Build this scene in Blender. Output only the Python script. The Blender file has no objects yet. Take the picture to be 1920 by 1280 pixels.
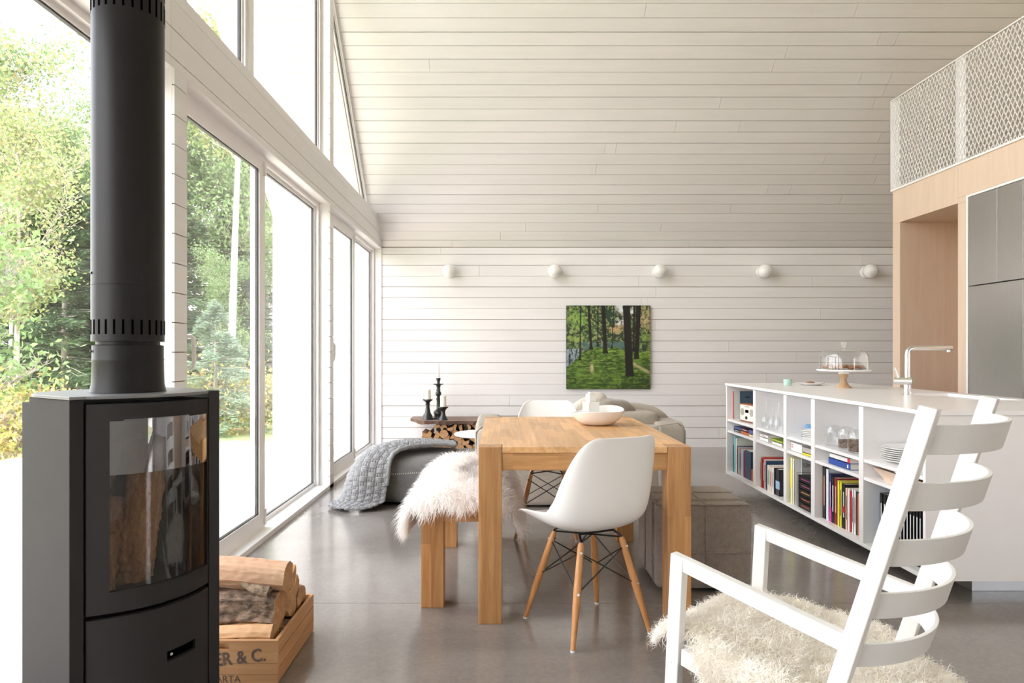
import bpy, math, random
import numpy as np
from mathutils import Vector, Matrix

random.seed(7)
rng = np.random.default_rng(11)
S = bpy.context.scene
COL = S.collection
PI = math.pi
H = 1.139                       # eye height of the photograph, metres

# ------------------------------------------------------------------ camera, world, sun, exposure
cam_d = bpy.data.cameras.new('camera')
cam_d.sensor_width = 36.0
cam_d.lens = 24.0
cam_d.shift_x = 22 / 1920
cam_d.shift_y = 19 / 1920
cam_d.clip_end = 300
cam = bpy.data.objects.new('camera', cam_d)
cam.location = (0, 0, H)
cam.rotation_euler = (PI / 2, 0, 0)
COL.objects.link(cam)
S.camera = cam

w = bpy.data.worlds.new('sky')
S.world = w
w.use_nodes = True
nt = w.node_tree
nt.nodes.clear()
out = nt.nodes.new('ShaderNodeOutputWorld')
bg = nt.nodes.new('ShaderNodeBackground')
tc = nt.nodes.new('ShaderNodeTexCoord')
sep = nt.nodes.new('ShaderNodeSeparateXYZ')
ramp = nt.nodes.new('ShaderNodeValToRGB')
noi = nt.nodes.new('ShaderNodeTexNoise')
mp = nt.nodes.new('ShaderNodeMapping')
cr = nt.nodes.new('ShaderNodeValToRGB')
mix = nt.nodes.new('ShaderNodeMixRGB')
mp.inputs['Scale'].default_value = (1, 1, 2.6)
noi.inputs['Scale'].default_value = 2.2
noi.inputs['Detail'].default_value = 5
ramp.color_ramp.elements[0].position = 0.0
ramp.color_ramp.elements[0].color = (0.42, 0.41, 0.38, 1)
ramp.color_ramp.elements[1].position = 1.0
ramp.color_ramp.elements[1].color = (0.60, 0.76, 1.0, 1)
e = ramp.color_ramp.elements.new(0.02)
e.color = (0.96, 0.96, 1.0, 1)
e = ramp.color_ramp.elements.new(0.45)
e.color = (0.78, 0.84, 1.0, 1)
cr.color_ramp.elements[0].position = 0.42
cr.color_ramp.elements[0].color = (0, 0, 0, 1)
cr.color_ramp.elements[1].position = 0.66
cr.color_ramp.elements[1].color = (1, 1, 1, 1)
mix.inputs['Color2'].default_value = (1.25, 1.225, 1.20, 1)
L = nt.links.new
L(tc.outputs['Generated'], sep.inputs[0])
L(sep.outputs['Z'], ramp.inputs[0])
L(tc.outputs['Generated'], mp.inputs[0])
L(mp.outputs[0], noi.inputs['Vector'])
L(noi.outputs['Fac'], cr.inputs[0])
L(cr.outputs[0], mix.inputs['Fac'])
L(ramp.outputs[0], mix.inputs['Color1'])
L(mix.outputs[0], bg.inputs['Color'])
bg.inputs['Strength'].default_value = 2.6
L(bg.outputs[0], out.inputs[0])

sun_d = bpy.data.lights.new('sun', 'SUN')
sun_d.energy = 2.4
sun_d.angle = math.radians(3)
sun_d.color = (1.0, 0.96, 0.92)
sun = bpy.data.objects.new('sun', sun_d)
sun.rotation_euler = (math.radians(42), 0, math.radians(-4))
sun.location = (0, -10, 12)
COL.objects.link(sun)

S.view_settings.view_transform = 'Standard'
S.view_settings.look = 'None'
S.view_settings.gamma = 1.0
S.view_settings.use_curve_mapping = False
S.view_settings.exposure = 1.42
S.cycles.max_bounces = 14
S.cycles.diffuse_bounces = 8
S.cycles.glossy_bounces = 5
S.cycles.transparent_max_bounces = 24
S.cycles.transmission_bounces = 8
S.cycles.caustics_reflective = False
S.cycles.caustics_refractive = False
S.cycles.sample_clamp_indirect = 6.0
S.cycles.use_denoising = True


# ------------------------------------------------------------------ helpers
def lin(h):
    h = h.lstrip('#')
    r = []
    for i in (0, 2, 4):
        c = int(h[i:i + 2], 16) / 255
        r.append(c / 12.92 if c <= 0.04045 else ((c + 0.055) / 1.055) ** 2.4)
    return tuple(r) + (1,)


class MB:
    """collects faces for one mesh object"""
    def __init__(s):
        s.v = []
        s.f = []
        s.m = []

    def add(s, verts, faces, mi=0, M=None):
        b = len(s.v)
        for p in verts:
            q = Vector(p)
            if M is not None:
                q = M @ q
            s.v.append((q.x, q.y, q.z))
        for f in faces:
            s.f.append(tuple(b + i for i in f))
            s.m.append(mi)
        return s

    def box(s, x0, x1, y0, y1, z0, z1, mi=0, M=None):
        x0, x1 = min(x0, x1), max(x0, x1)
        y0, y1 = min(y0, y1), max(y0, y1)
        z0, z1 = min(z0, z1), max(z0, z1)
        vs = [(x0, y0, z0), (x1, y0, z0), (x1, y1, z0), (x0, y1, z0), (x0, y0, z1), (x1, y0, z1), (x1, y1, z1), (x0, y1, z1)]
        fs = [(0, 3, 2, 1), (4, 5, 6, 7), (0, 1, 5, 4), (1, 2, 6, 5), (2, 3, 7, 6), (3, 0, 4, 7)]
        return s.add(vs, fs, mi, M)

    def hexa(s, bot, top, mi=0, M=None):
        fs = [(0, 3, 2, 1), (4, 5, 6, 7), (0, 1, 5, 4), (1, 2, 6, 5), (2, 3, 7, 6), (3, 0, 4, 7)]
        return s.add(list(bot) + list(top), fs, mi, M)

    def prism(s, poly, fn, a, b, mi=0, M=None):
        """poly of (p,q); fn(p,q,t)->xyz; extruded from t=a to t=b"""
        n = len(poly)
        vs = [fn(p, q, a) for p, q in poly] + [fn(p, q, b) for p, q in poly]
        fs = [tuple(range(n))[::-1], tuple(range(n, 2 * n))]
        for i in range(n):
            j = (i + 1) % n
            fs.append((i, j, n + j, n + i))
        return s.add(vs, fs, mi, M)

    def ring(s, outer, inner, fn, a, b, mi=0):
        n = len(outer)
        vs = [fn(p, q, a) for p, q in outer] + [fn(p, q, a) for p, q in inner] + [fn(p, q, b) for p, q in outer] + [fn(p, q, b) for p, q in inner]
        fs = []
        for i in range(n):
            j = (i + 1) % n
            fs += [(i, n + i, n + j, j), (2 * n + i, 2 * n + j, 3 * n + j, 3 * n + i), (i, j, 2 * n + j, 2 * n + i), (n + i, 3 * n + i, 3 * n + j, n + j)]
        return s.add(vs, fs, mi)

    def tube(s, pts, r, n=10, mi=0, M=None, caps=True):
        pts = [Vector(p) for p in pts]
        k = len(pts)
        if not hasattr(r, '__len__'):
            r = [r] * k
        vs, fs = [], []
        prev = None
        for i, p in enumerate(pts):
            t = (pts[min(i + 1, k - 1)] - pts[max(i - 1, 0)]).normalized()
            if prev is None:
                a = Vector((0, 0, 1)) if abs(t.z) < 0.9 else Vector((1, 0, 0))
                x = t.cross(a).normalized()
            else:
                x = (prev - t * prev.dot(t)).normalized()
            prev = x
            y = t.cross(x)
            for j in range(n):
                an = 2 * PI * j / n
                vs.append(p + (x * math.cos(an) + y * math.sin(an)) * r[i])
        for i in range(k - 1):
            for j in range(n):
                jj = (j + 1) % n
                fs.append((i * n + j, i * n + jj, (i + 1) * n + jj, (i + 1) * n + j))
        if caps:
            fs.append(tuple(range(n))[::-1])
            fs.append(tuple(range((k - 1) * n, k * n)))
        return s.add(vs, fs, mi, M)

    def lathe(s, prof, n=24, mi=0, M=None, close=False):
        """prof of (r,z) around z"""
        vs, fs = [], []
        for r, z in prof:
            for j in range(n):
                a = 2 * PI * j / n
                vs.append((r * math.cos(a), r * math.sin(a), z))
        k = len(prof)
        for i in range(k - 1):
            for j in range(n):
                jj = (j + 1) % n
                fs.append((i * n + j, i * n + jj, (i + 1) * n + jj, (i + 1) * n + j))
        if close:
            for j in range(n):
                jj = (j + 1) % n
                fs.append(((k - 1) * n + j, (k - 1) * n + jj, jj, j))
        else:
            if prof[0][0] > 1e-6:
                fs.append(tuple(range(n))[::-1])
            if prof[-1][0] > 1e-6:
                fs.append(tuple(range((k - 1) * n, k * n)))
        return s.add(vs, fs, mi, M)

    def grid(s, fn, nu, nv, mi=0, M=None):
        vs = [fn(i / nu, j / nv) for j in range(nv + 1) for i in range(nu + 1)]
        fs = [(j * (nu + 1) + i, j * (nu + 1) + i + 1, (j + 1) * (nu + 1) + i + 1, (j + 1) * (nu + 1) + i) for j in range(nv) for i in range(nu)]
        return s.add(vs, fs, mi, M)

    def soft(s, sx, sy, sz, ex=6, n=10, wob=0.0, mi=0, M=None, seed=0):
        """a box with rounded, slightly lumpy faces, centred on the origin"""
        vs, fs, idx = [], [], {}
        r = random.Random(seed)
        ph = [r.uniform(0, 6.28) for _ in range(6)]

        def vert(p):
            key = (round(p[0], 4), round(p[1], 4), round(p[2], 4))
            if key in idx:
                return idx[key]
            q = [math.copysign(math.sin(abs(c) * PI / 2) ** 0.9, c) if ex < 5 else c for c in p]
            d = (abs(q[0]) ** ex + abs(q[1]) ** ex + abs(q[2]) ** ex) ** (1 / ex)
            d /= 1.0
            q = [c / d for c in q]
            k = 1 + wob * (math.sin(q[0] * 4 + ph[0]) * math.sin(q[1] * 5 + ph[1]) + 0.6 * math.sin(q[2] * 6 + ph[2] + q[0] * 7))
            idx[key] = len(vs)
            vs.append((q[0] * sx / 2 * k, q[1] * sy / 2 * k, q[2] * sz / 2 * k))
            return idx[key]
        for ax in range(3):
            for sg in (-1, 1):
                for i in range(n):
                    for j in range(n):
                        q = []
                        for (a, b) in ((i, j), (i + 1, j), (i + 1, j + 1), (i, j + 1)):
                            c = [0, 0, 0]
                            c[ax] = sg
                            c[(ax + 1) % 3] = -1 + 2 * a / n
                            c[(ax + 2) % 3] = -1 + 2 * b / n
                            q.append(vert(c))
                        fs.append(tuple(q) if sg > 0 else tuple(q[::-1]))
        return s.add(vs, fs, mi, M)

    def obj(s, name, mats, parent=None, world=False, smooth=False, bevel=0.0, seg=2, solid=0.0, sub=0):
        me = bpy.data.meshes.new(name)
        vs = s.v
        if parent is not None and world:
            Mi = Matrix.Translation(parent.location) @ parent.rotation_euler.to_matrix().to_4x4()
            Mi = Mi.inverted()
            vs = [tuple(Mi @ Vector(p)) for p in vs]
        me.from_pydata(vs, [], s.f)
        if not isinstance(mats, (list, tuple)):
            mats = [mats]
        for m in mats:
            me.materials.append(m)
        if any(s.m):
            me.polygons.foreach_set('material_index', s.m)
        if smooth:
            me.polygons.foreach_set('use_smooth', [True] * len(me.polygons))
        me.update()
        o = bpy.data.objects.new(name, me)
        COL.objects.link(o)
        if parent is not None:
            o.parent = parent
        if sub:
            md = o.modifiers.new('sub', 'SUBSURF')
            md.levels = md.render_levels = sub
        if solid:
            md = o.modifiers.new('solid', 'SOLIDIFY')
            md.thickness = solid
            md.offset = 0
        if bevel:
            md = o.modifiers.new('bevel', 'BEVEL')
            md.width = bevel
            md.segments = seg
            md.limit_method = 'ANGLE'
        if smooth == 'auto':
            me.polygons.foreach_set('use_smooth', [True] * len(me.polygons))
            try:
                me.set_sharp_from_angle(angle=math.radians(40))
            except Exception:
                pass
        return o


def np_mesh(name, V, F, mats, parent=None, attr=None, smooth=False):
    """fast mesh from numpy arrays, all faces with the same corner count"""
    me = bpy.data.meshes.new(name)
    k = F.shape[1]
    me.vertices.add(len(V))
    me.vertices.foreach_set('co', V.astype(np.float32).ravel())
    me.loops.add(F.size)
    me.loops.foreach_set('vertex_index', F.astype(np.int32).ravel())
    me.polygons.add(len(F))
    me.polygons.foreach_set('loop_start', np.arange(0, F.size, k, dtype=np.int32))
    me.polygons.foreach_set('loop_total', np.full(len(F), k, dtype=np.int32))
    if smooth:
        me.polygons.foreach_set('use_smooth', np.ones(len(F), dtype=bool))
    for m in (mats if isinstance(mats, (list, tuple)) else [mats]):
        me.materials.append(m)
    if attr is not None:
        a = me.color_attributes.new('col', 'FLOAT_COLOR', 'POINT')
        a.data.foreach_set('color', attr.astype(np.float32).ravel())
    me.update(calc_edges=True)
    me.validate()
    o = bpy.data.objects.new(name, me)
    COL.objects.link(o)
    if parent is not None:
        o.parent = parent
    return o


def thing(name, label, cat, loc=(0, 0, 0), rz=0, group=None):
    o = bpy.data.objects.new(name, None)
    o.empty_display_size = 0.1
    o.location = loc
    o.rotation_euler = (0, 0, rz)
    COL.objects.link(o)
    o['label'] = label
    o['category'] = cat
    if group:
        o['group'] = group
    return o


def tag(o, label, cat, group=None):
    o['label'] = label
    o['category'] = cat
    if group:
        o['group'] = group
    return o


def struct(o):
    o['kind'] = 'structure'
    return o


def copy_tree(o, parent=None):
    c = o.copy()
    COL.objects.link(c)
    c.parent = parent
    for ch in list(o.children):
        copy_tree(ch, c)
    return c


def place(px, py, z=None, Y=None):
    """photo pixel -> point, on height z or at depth Y"""
    if Y is None:
        Y = (H - z) * 1280 / (py - 659)
    return Vector(((px - 938) / 1280 * Y, Y, H - (py - 659) / 1280 * Y))


def rotm(rx=0, ry=0, rz=0, loc=(0, 0, 0)):
    return Matrix.Translation(loc) @ Matrix.Rotation(rz, 4, 'Z') @ Matrix.Rotation(ry, 4, 'Y') @ Matrix.Rotation(rx, 4, 'X')


# ------------------------------------------------------------------ materials
def newmat(name):
    m = bpy.data.materials.new(name)
    m.use_nodes = True
    t = m.node_tree
    b = t.nodes['Principled BSDF']
    return m, t, b


def simple(name, col, rough=0.5, metal=0.0, var=0.05, scale=8.0, bump=0.0, bscale=60.0, coat=0.0, spec=0.5, stretch=(1, 1, 1), island=False, rnd=0.0, sheen=0.0, trans=0.0):
    """principled with procedural tone variation, optional bump and per-object tone"""
    m, t, b = newmat(name)
    N, K = t.nodes.new, t.links.new
    c = lin(col) if isinstance(col, str) else tuple(col) + (1,)
    tcn = N('ShaderNodeTexCoord')
    mpn = N('ShaderNodeMapping')
    mpn.inputs['Scale'].default_value = stretch
    K(tcn.outputs['Object'], mpn.inputs[0])
    nz = N('ShaderNodeTexNoise')
    nz.inputs['Scale'].default_value = scale
    nz.inputs['Detail'].default_value = 4
    K(mpn.outputs[0], nz.inputs['Vector'])
    hsv = N('ShaderNodeHueSaturation')
    hsv.inputs['Color'].default_value = c
    mr = N('ShaderNodeMapRange')
    mr.inputs['From Min'].default_value = 0.3
    mr.inputs['From Max'].default_value = 0.7
    mr.inputs['To Min'].default_value = 1 - var
    mr.inputs['To Max'].default_value = 1 + var
    K(nz.outputs['Fac'], mr.inputs[0])
    last = mr.outputs[0]
    if rnd or island:
        src = N('ShaderNodeNewGeometry').outputs['Random Per Island'] if island else N('ShaderNodeObjectInfo').outputs['Random']
        m2 = N('ShaderNodeMapRange')
        m2.inputs['To Min'].default_value = 1 - (rnd or 0.2)
        m2.inputs['To Max'].default_value = 1 + (rnd or 0.2)
        K(src, m2.inputs[0])
        mu = N('ShaderNodeMath')
        mu.operation = 'MULTIPLY'
        K(last, mu.inputs[0])
        K(m2.outputs[0], mu.inputs[1])
        last = mu.outputs[0]
    K(last, hsv.inputs['Value'])
    K(hsv.outputs[0], b.inputs['Base Color'])
    b.inputs['Roughness'].default_value = rough
    b.inputs['Metallic'].default_value = metal
    b.inputs['Specular IOR Level'].default_value = spec
    b.inputs['Coat Weight'].default_value = coat
    b.inputs['Sheen Weight'].default_value = sheen
    if bump:
        n2 = N('ShaderNodeTexNoise')
        n2.inputs['Scale'].default_value = bscale
        n2.inputs['Detail'].default_value = 5
        K(mpn.outputs[0], n2.inputs['Vector'])
        bp = N('ShaderNodeBump')
        bp.inputs['Strength'].default_value = bump
        bp.inputs['Distance'].default_value = 0.01
        K(n2.outputs['Fac'], bp.inputs['Height'])
        K(bp.outputs[0], b.inputs['Normal'])
    return m


def wood(name, c1, c2, rough=0.5, axis='x', scale=1.0, stave=None, coat=0.0, contrast=0.5, rnd=0.06, ends=None):
    """grained wood; axis = grain direction in object space; stave=(length,width) for glued staves"""
    m, t, b = newmat(name)
    N, K = t.nodes.new, t.links.new
    tcn = N('ShaderNodeTexCoord')
    mpn = N('ShaderNodeMapping')
    st = {'x': (0.8, 14, 14), 'y': (14, 0.8, 14), 'z': (14, 14, 0.8)}[axis]
    mpn.inputs['Scale'].default_value = tuple(k * scale for k in st)
    K(tcn.outputs['Object'], mpn.inputs[0])
    wv = N('ShaderNodeTexNoise')
    wv.inputs['Scale'].default_value = 3.0
    wv.inputs['Detail'].default_value = 8
    wv.inputs['Roughness'].default_value = 0.65
    wv.inputs['Distortion'].default_value = 0.6
    K(mpn.outputs[0], wv.inputs['Vector'])
    rp = N('ShaderNodeValToRGB')
    rp.color_ramp.elements[0].position = 0.5 - contrast / 2 * 0.7
    rp.color_ramp.elements[0].color = lin(c2)
    rp.color_ramp.elements[1].position = 0.5 + contrast / 2 * 0.7
    rp.color_ramp.elements[1].color = lin(c1)
    hsv = N('ShaderNodeHueSaturation')
    K(wv.outputs['Fac'], rp.inputs[0])
    K(rp.outputs[0], hsv.inputs['Color'])
    oi = N('ShaderNodeObjectInfo')
    m2 = N('ShaderNodeMapRange')
    m2.inputs['To Min'].default_value = 1 - rnd
    m2.inputs['To Max'].default_value = 1 + rnd
    K(oi.outputs['Random'], m2.inputs[0])
    last = m2.outputs[0]
    if stave:
        br = N('ShaderNodeTexBrick')
        br.inputs['Color1'].default_value = (0.0, 0.0, 0.0, 1)
        br.inputs['Color2'].default_value = (1, 1, 1, 1)
        br.inputs['Mortar'].default_value = (0.3, 0.3, 0.3, 1)
        br.inputs['Scale'].default_value = 1.0
        br.inputs['Brick Width'].default_value = stave[0]
        br.inputs['Row Height'].default_value = stave[1]
        br.inputs['Mortar Size'].default_value = 0.0006
        br.inputs['Bias'].default_value = 0
        br.offset = 0.37
        sx_ = N('ShaderNodeSeparateXYZ')
        K(tcn.outputs['Object'], sx_.inputs[0])
        ia, ib, ic = {'x': (0, 1, 2), 'y': (1, 0, 2), 'z': (2, 0, 1)}[axis]
        ad = N('ShaderNodeMath')
        ad.operation = 'ADD'
        K(sx_.outputs[ib], ad.inputs[0])
        K(sx_.outputs[ic], ad.inputs[1])
        mq = N('ShaderNodeCombineXYZ')
        K(sx_.outputs[ia], mq.inputs[0])
        K(ad.outputs[0], mq.inputs[1])
        K(mq.outputs[0], br.inputs['Vector'])
        m3 = N('ShaderNodeMapRange')
        m3.inputs['To Min'].default_value = 0.80
        m3.inputs['To Max'].default_value = 1.12
        K(br.outputs['Color'], m3.inputs[0])
        mu = N('ShaderNodeMath')
        mu.operation = 'MULTIPLY'
        K(last, mu.inputs[0])
        K(m3.outputs[0], mu.inputs[1])
        last = mu.outputs[0]
    K(last, hsv.inputs['Value'])
    K(hsv.outputs[0], b.inputs['Base Color'])
    b.inputs['Roughness'].default_value = rough
    b.inputs['Coat Weight'].default_value = coat
    b.inputs['Coat Roughness'].default_value = 0.3
    bp = N('ShaderNodeBump')
    bp.inputs['Strength'].default_value = 0.12
    bp.inputs['Distance'].default_value = 0.004
    K(wv.outputs['Fac'], bp.inputs['Height'])
    K(bp.outputs[0], b.inputs['Normal'])
    return m


def glass(name, tint=(0.96, 0.98, 0.97), refl=1.0, fscale=1.0):
    """thin pane or thin vessel wall: clear with fresnel mirror reflection"""
    m = bpy.data.materials.new(name)
    m.use_nodes = True
    t = m.node_tree
    t.nodes.clear()
    N, K = t.nodes.new, t.links.new
    o = N('ShaderNodeOutputMaterial')
    tr = N('ShaderNodeBsdfTransparent')
    tr.inputs[0].default_value = tint + (1,)
    gl = N('ShaderNodeBsdfGlossy')
    gl.inputs['Roughness'].default_value = 0.01
    gl.inputs['Color'].default_value = (refl, refl, refl, 1)
    lw_ = N('ShaderNodeLayerWeight')
    lw_.inputs['Blend'].default_value = 0.5
    p5 = N('ShaderNodeMath')
    p5.operation = 'POWER'
    p5.inputs[1].default_value = 5.0
    fr = N('ShaderNodeMath')
    fr.operation = 'MULTIPLY_ADD'
    fr.inputs[1].default_value = 0.96
    fr.inputs[2].default_value = 0.04
    K(lw_.outputs['Facing'], p5.inputs[0])
    K(p5.outputs[0], fr.inputs[0])
    mu = N('ShaderNodeMath')
    mu.operation = 'MULTIPLY'
    mu.use_clamp = True
    mu.inputs[1].default_value = fscale
    mx = N('ShaderNodeMixShader')
    K(fr.outputs[0], mu.inputs[0])
    K(mu.outputs[0], mx.inputs[0])
    K(tr.outputs[0], mx.inputs[1])
    K(gl.outputs[0], mx.inputs[2])
    K(mx.outputs[0], o.inputs[0])
    return m


M = {}
M['plank'] = simple('white_plank_paint', (0.825, 0.808, 0.80), 0.42, var=0.02, scale=3, bump=0.12, bscale=30, stretch=(0.5, 6, 6), rnd=0.02)
M['plank_y'] = simple('white_plank_paint_side', (0.825, 0.808, 0.80), 0.42, var=0.02, scale=3, bump=0.12, bscale=30, stretch=(6, 0.5, 6), rnd=0.02)
M['gap'] = simple('raw_wood_behind_planks', '#8a6a4e', 0.8)
M['white'] = simple('white_lacquer', (0.85, 0.835, 0.83), 0.3, var=0.01)
M['frame'] = simple('white_window_frame', (0.86, 0.84, 0.83), 0.3, var=0.01)
M['gasket'] = simple('black_rubber', (0.012, 0.012, 0.014), 0.4)
M['alu'] = simple('grey_aluminium', (0.5, 0.5, 0.5), 0.35, metal=0.8)
M['pane'] = glass('window_glass', (0.975, 0.975, 0.975))
M['glass'] = glass('clear_glass', (0.96, 0.97, 0.97), fscale=2.2)
M['oak'] = wood('oiled_oak', '#dfb483', '#c6935c', 0.42, 'y', stave=(0.32, 0.055, (0, 0, PI / 2)), coat=0.15)
M['oak_x'] = wood('oiled_oak_rail', '#cf9f69', '#b07c47', 0.42, 'x', stave=(0.30, 0.04, (PI / 2, 0, 0)), coat=0.15)
M['oak_z'] = wood('oiled_oak_leg', '#cd9c66', '#ac7643', 0.42, 'z', stave=(0.45, 0.05, (PI / 2, PI / 2, 0)), coat=0.15)
M['birch'] = wood('birch_plywood', '#e0cab6', '#d3baa4', 0.5, 'z', 0.6, contrast=0.9, rnd=0.02)
M['birch_shaded'] = wood('plywood_in_shade', '#c09474', '#ab7f60', 0.5, 'z', 0.6, contrast=0.9, rnd=0.02)  # same birch with the shade of the passage put into its colour
M['beech'] = wood('beech_dowel', '#cf9863', '#b47a45', 0.35, 'z', contrast=0.6)
M['plastic'] = simple('white_shell_plastic', (0.87, 0.86, 0.85), 0.28, var=0.0, coat=0.1)
M['wire'] = simple('black_wire', (0.02, 0.02, 0.02), 0.35, metal=0.3)
M['steel'] = simple('brushed_stainless', (0.54, 0.52, 0.51), 0.28, metal=1.0, var=0.03, stretch=(1, 40, 1), bump=0.03, bscale=20)
M['chrome'] = simple('chrome', (0.80, 0.80, 0.80), 0.07, metal=1.0, var=0.0)
M['stone'] = simple('white_composite_counter', (0.87, 0.85, 0.845), 0.28, var=0.01)
M['stove'] = simple('grey_stove_steel', (0.033, 0.030, 0.030), 0.68, var=0.03, metal=0.0, spec=0.2, bump=0.03, bscale=300)
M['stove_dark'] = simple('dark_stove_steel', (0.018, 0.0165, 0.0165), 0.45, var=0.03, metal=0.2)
M['pipe'] = simple('black_flue_enamel', (0.012, 0.011, 0.0115), 0.42, var=0.05, metal=0.0, spec=0.25)
M['black'] = simple('black_void', (0.002, 0.002, 0.002), 0.9, spec=0.0)
M['firebrick'] = simple('sooty_firebrick', (0.035, 0.028, 0.024), 0.85, var=0.4, scale=25, bump=0.5, bscale=60)
M['pouf'] = simple('grey_brown_boucle', '#9a8d82', 0.95, var=0.12, scale=50, bump=0.9, bscale=220, sheen=0.2)
M['linen'] = simple('taupe_linen', '#a89f93', 0.95, var=0.06, scale=30, bump=0.35, bscale=300, sheen=0.2)
M['linen_dark'] = simple('dark_taupe_velvet', '#857a6e', 0.85, var=0.15, scale=14, bump=0.3, bscale=80, sheen=0.4)
M['felt'] = simple('charcoal_wool_felt', '#6e6c6a', 0.98, var=0.12, scale=60, bump=0.5, bscale=250, sheen=0.2)
M['thread'] = simple('cream_wool_stitch', '#cfc6ba', 0.9)
M['knit'] = simple('grey_chunky_knit', '#949495', 0.98, var=0.12, scale=70, bump=0.6, bscale=300, sheen=0.3)
M['ceramic'] = simple('white_ceramic', (0.84, 0.83, 0.81), 0.15, var=0.0, coat=0.4)
M['wax'] = simple('ivory_wax', '#f3ecdc', 0.5, var=0.02)
M['candlestick'] = simple('black_turned_wood', (0.012, 0.012, 0.012), 0.35, coat=0.3)
M['paper'] = simple('book_pages', '#e8e2d6', 0.9, var=0.05, scale=200)
M['grass'] = simple('lawn_grass', '#9db864', 0.95, var=0.25, scale=3, bump=0.5, bscale=40)


def fur_mat(name, c1, c2, grey=None):
    m, t, b = newmat(name)
    N, K = t.nodes.new, t.links.new
    g = N('ShaderNodeNewGeometry')
    rp = N('ShaderNodeValToRGB')
    rp.color_ramp.elements[0].color = lin(c1)
    rp.color_ramp.elements[1].color = lin(c2)
    K(g.outputs['Random Per Island'], rp.inputs[0])
    last = rp.outputs[0]
    if grey:
        at = N('ShaderNodeAttribute')
        at.attribute_name = 'col'
        mx = N('ShaderNodeMixRGB')
        mx.inputs['Color2'].default_value = lin(grey)
        K(at.outputs['Fac'], mx.inputs['Fac'])
        K(last, mx.inputs['Color1'])
        last = mx.outputs[0]
    K(last, b.inputs['Base Color'])
    b.inputs['Roughness'].default_value = 0.9
    b.inputs['Specular IOR Level'].default_value = 0.1
    tl = N('ShaderNodeBsdfTranslucent')
    K(last, tl.inputs[0])
    mix_ = N('ShaderNodeMixShader')
    mix_.inputs[0].default_value = 0.25
    o = t.nodes['Material Output']
    K(b.outputs[0], mix_.inputs[1])
    K(tl.outputs[0], mix_.inputs[2])
    K(mix_.outputs[0], o.inputs[0])
    return m


M['fur_white'] = fur_mat('white_long_fleece', '#fffaf7', '#fffefd', '#9a918d')
M['fur_cream'] = fur_mat('cream_curly_fleece', '#fdf6ea', '#fffefa')


def leaf_mat(name, cols, tl=0.32):
    m, t, b = newmat(name)
    N, K = t.nodes.new, t.links.new
    g = N('ShaderNodeNewGeometry')
    rp = N('ShaderNodeValToRGB')
    rp.color_ramp.interpolation = 'LINEAR'
    n = len(cols)
    rp.color_ramp.elements[0].color = lin(cols[0])
    rp.color_ramp.elements[1].color = lin(cols[-1])
    for i in range(1, n - 1):
        rp.color_ramp.elements.new(i / (n - 1)).color = lin(cols[i])
    K(g.outputs['Random Per Island'], rp.inputs[0])
    K(rp.outputs[0], b.inputs['Base Color'])
    b.inputs['Roughness'].default_value = 0.55
    b.inputs['Specular IOR Level'].default_value = 0.3
    tr = N('ShaderNodeBsdfTranslucent')
    K(rp.outputs[0], tr.inputs[0])
    mx = N('ShaderNodeMixShader')
    mx.inputs[0].default_value = tl
    K(b.outputs[0], mx.inputs[1])
    K(tr.outputs[0], mx.inputs[2])
    K(mx.outputs[0], t.nodes['Material Output'].inputs[0])
    return m


M['leaf'] = leaf_mat('green_yellow_leaves', ['#7f935c', '#a0ad74', '#8fa267', '#b8b07a', '#889b62', '#b09474'])
M['leaf_green'] = leaf_mat('fresh_green_leaves', ['#6c8853', '#879f69', '#7a965e', '#99aa78'])
M['needle'] = leaf_mat('dark_spruce_needles', ['#3d5238', '#546d48', '#475c3f', '#6b8057'], 0.25)
M['needle_blue'] = leaf_mat('blue_green_spruce_needles', ['#728a76', '#8fa48e', '#82997e', '#a6b498'], 0.3)
M['shrub'] = leaf_mat('yellow_green_shrub_leaves', ['#9fa65c', '#bdb96c', '#8d9e58', '#b78f60', '#cac78a'])
M['bark'] = simple('grey_bark', '#a39b91', 0.9, var=0.25, scale=12, bump=0.6, bscale=30)
M['birch_bark'] = simple('pale_birch_bark', '#ddd6cb', 0.8, var=0.15, scale=10, bump=0.3, bscale=30, stretch=(1, 1, 4))


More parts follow.
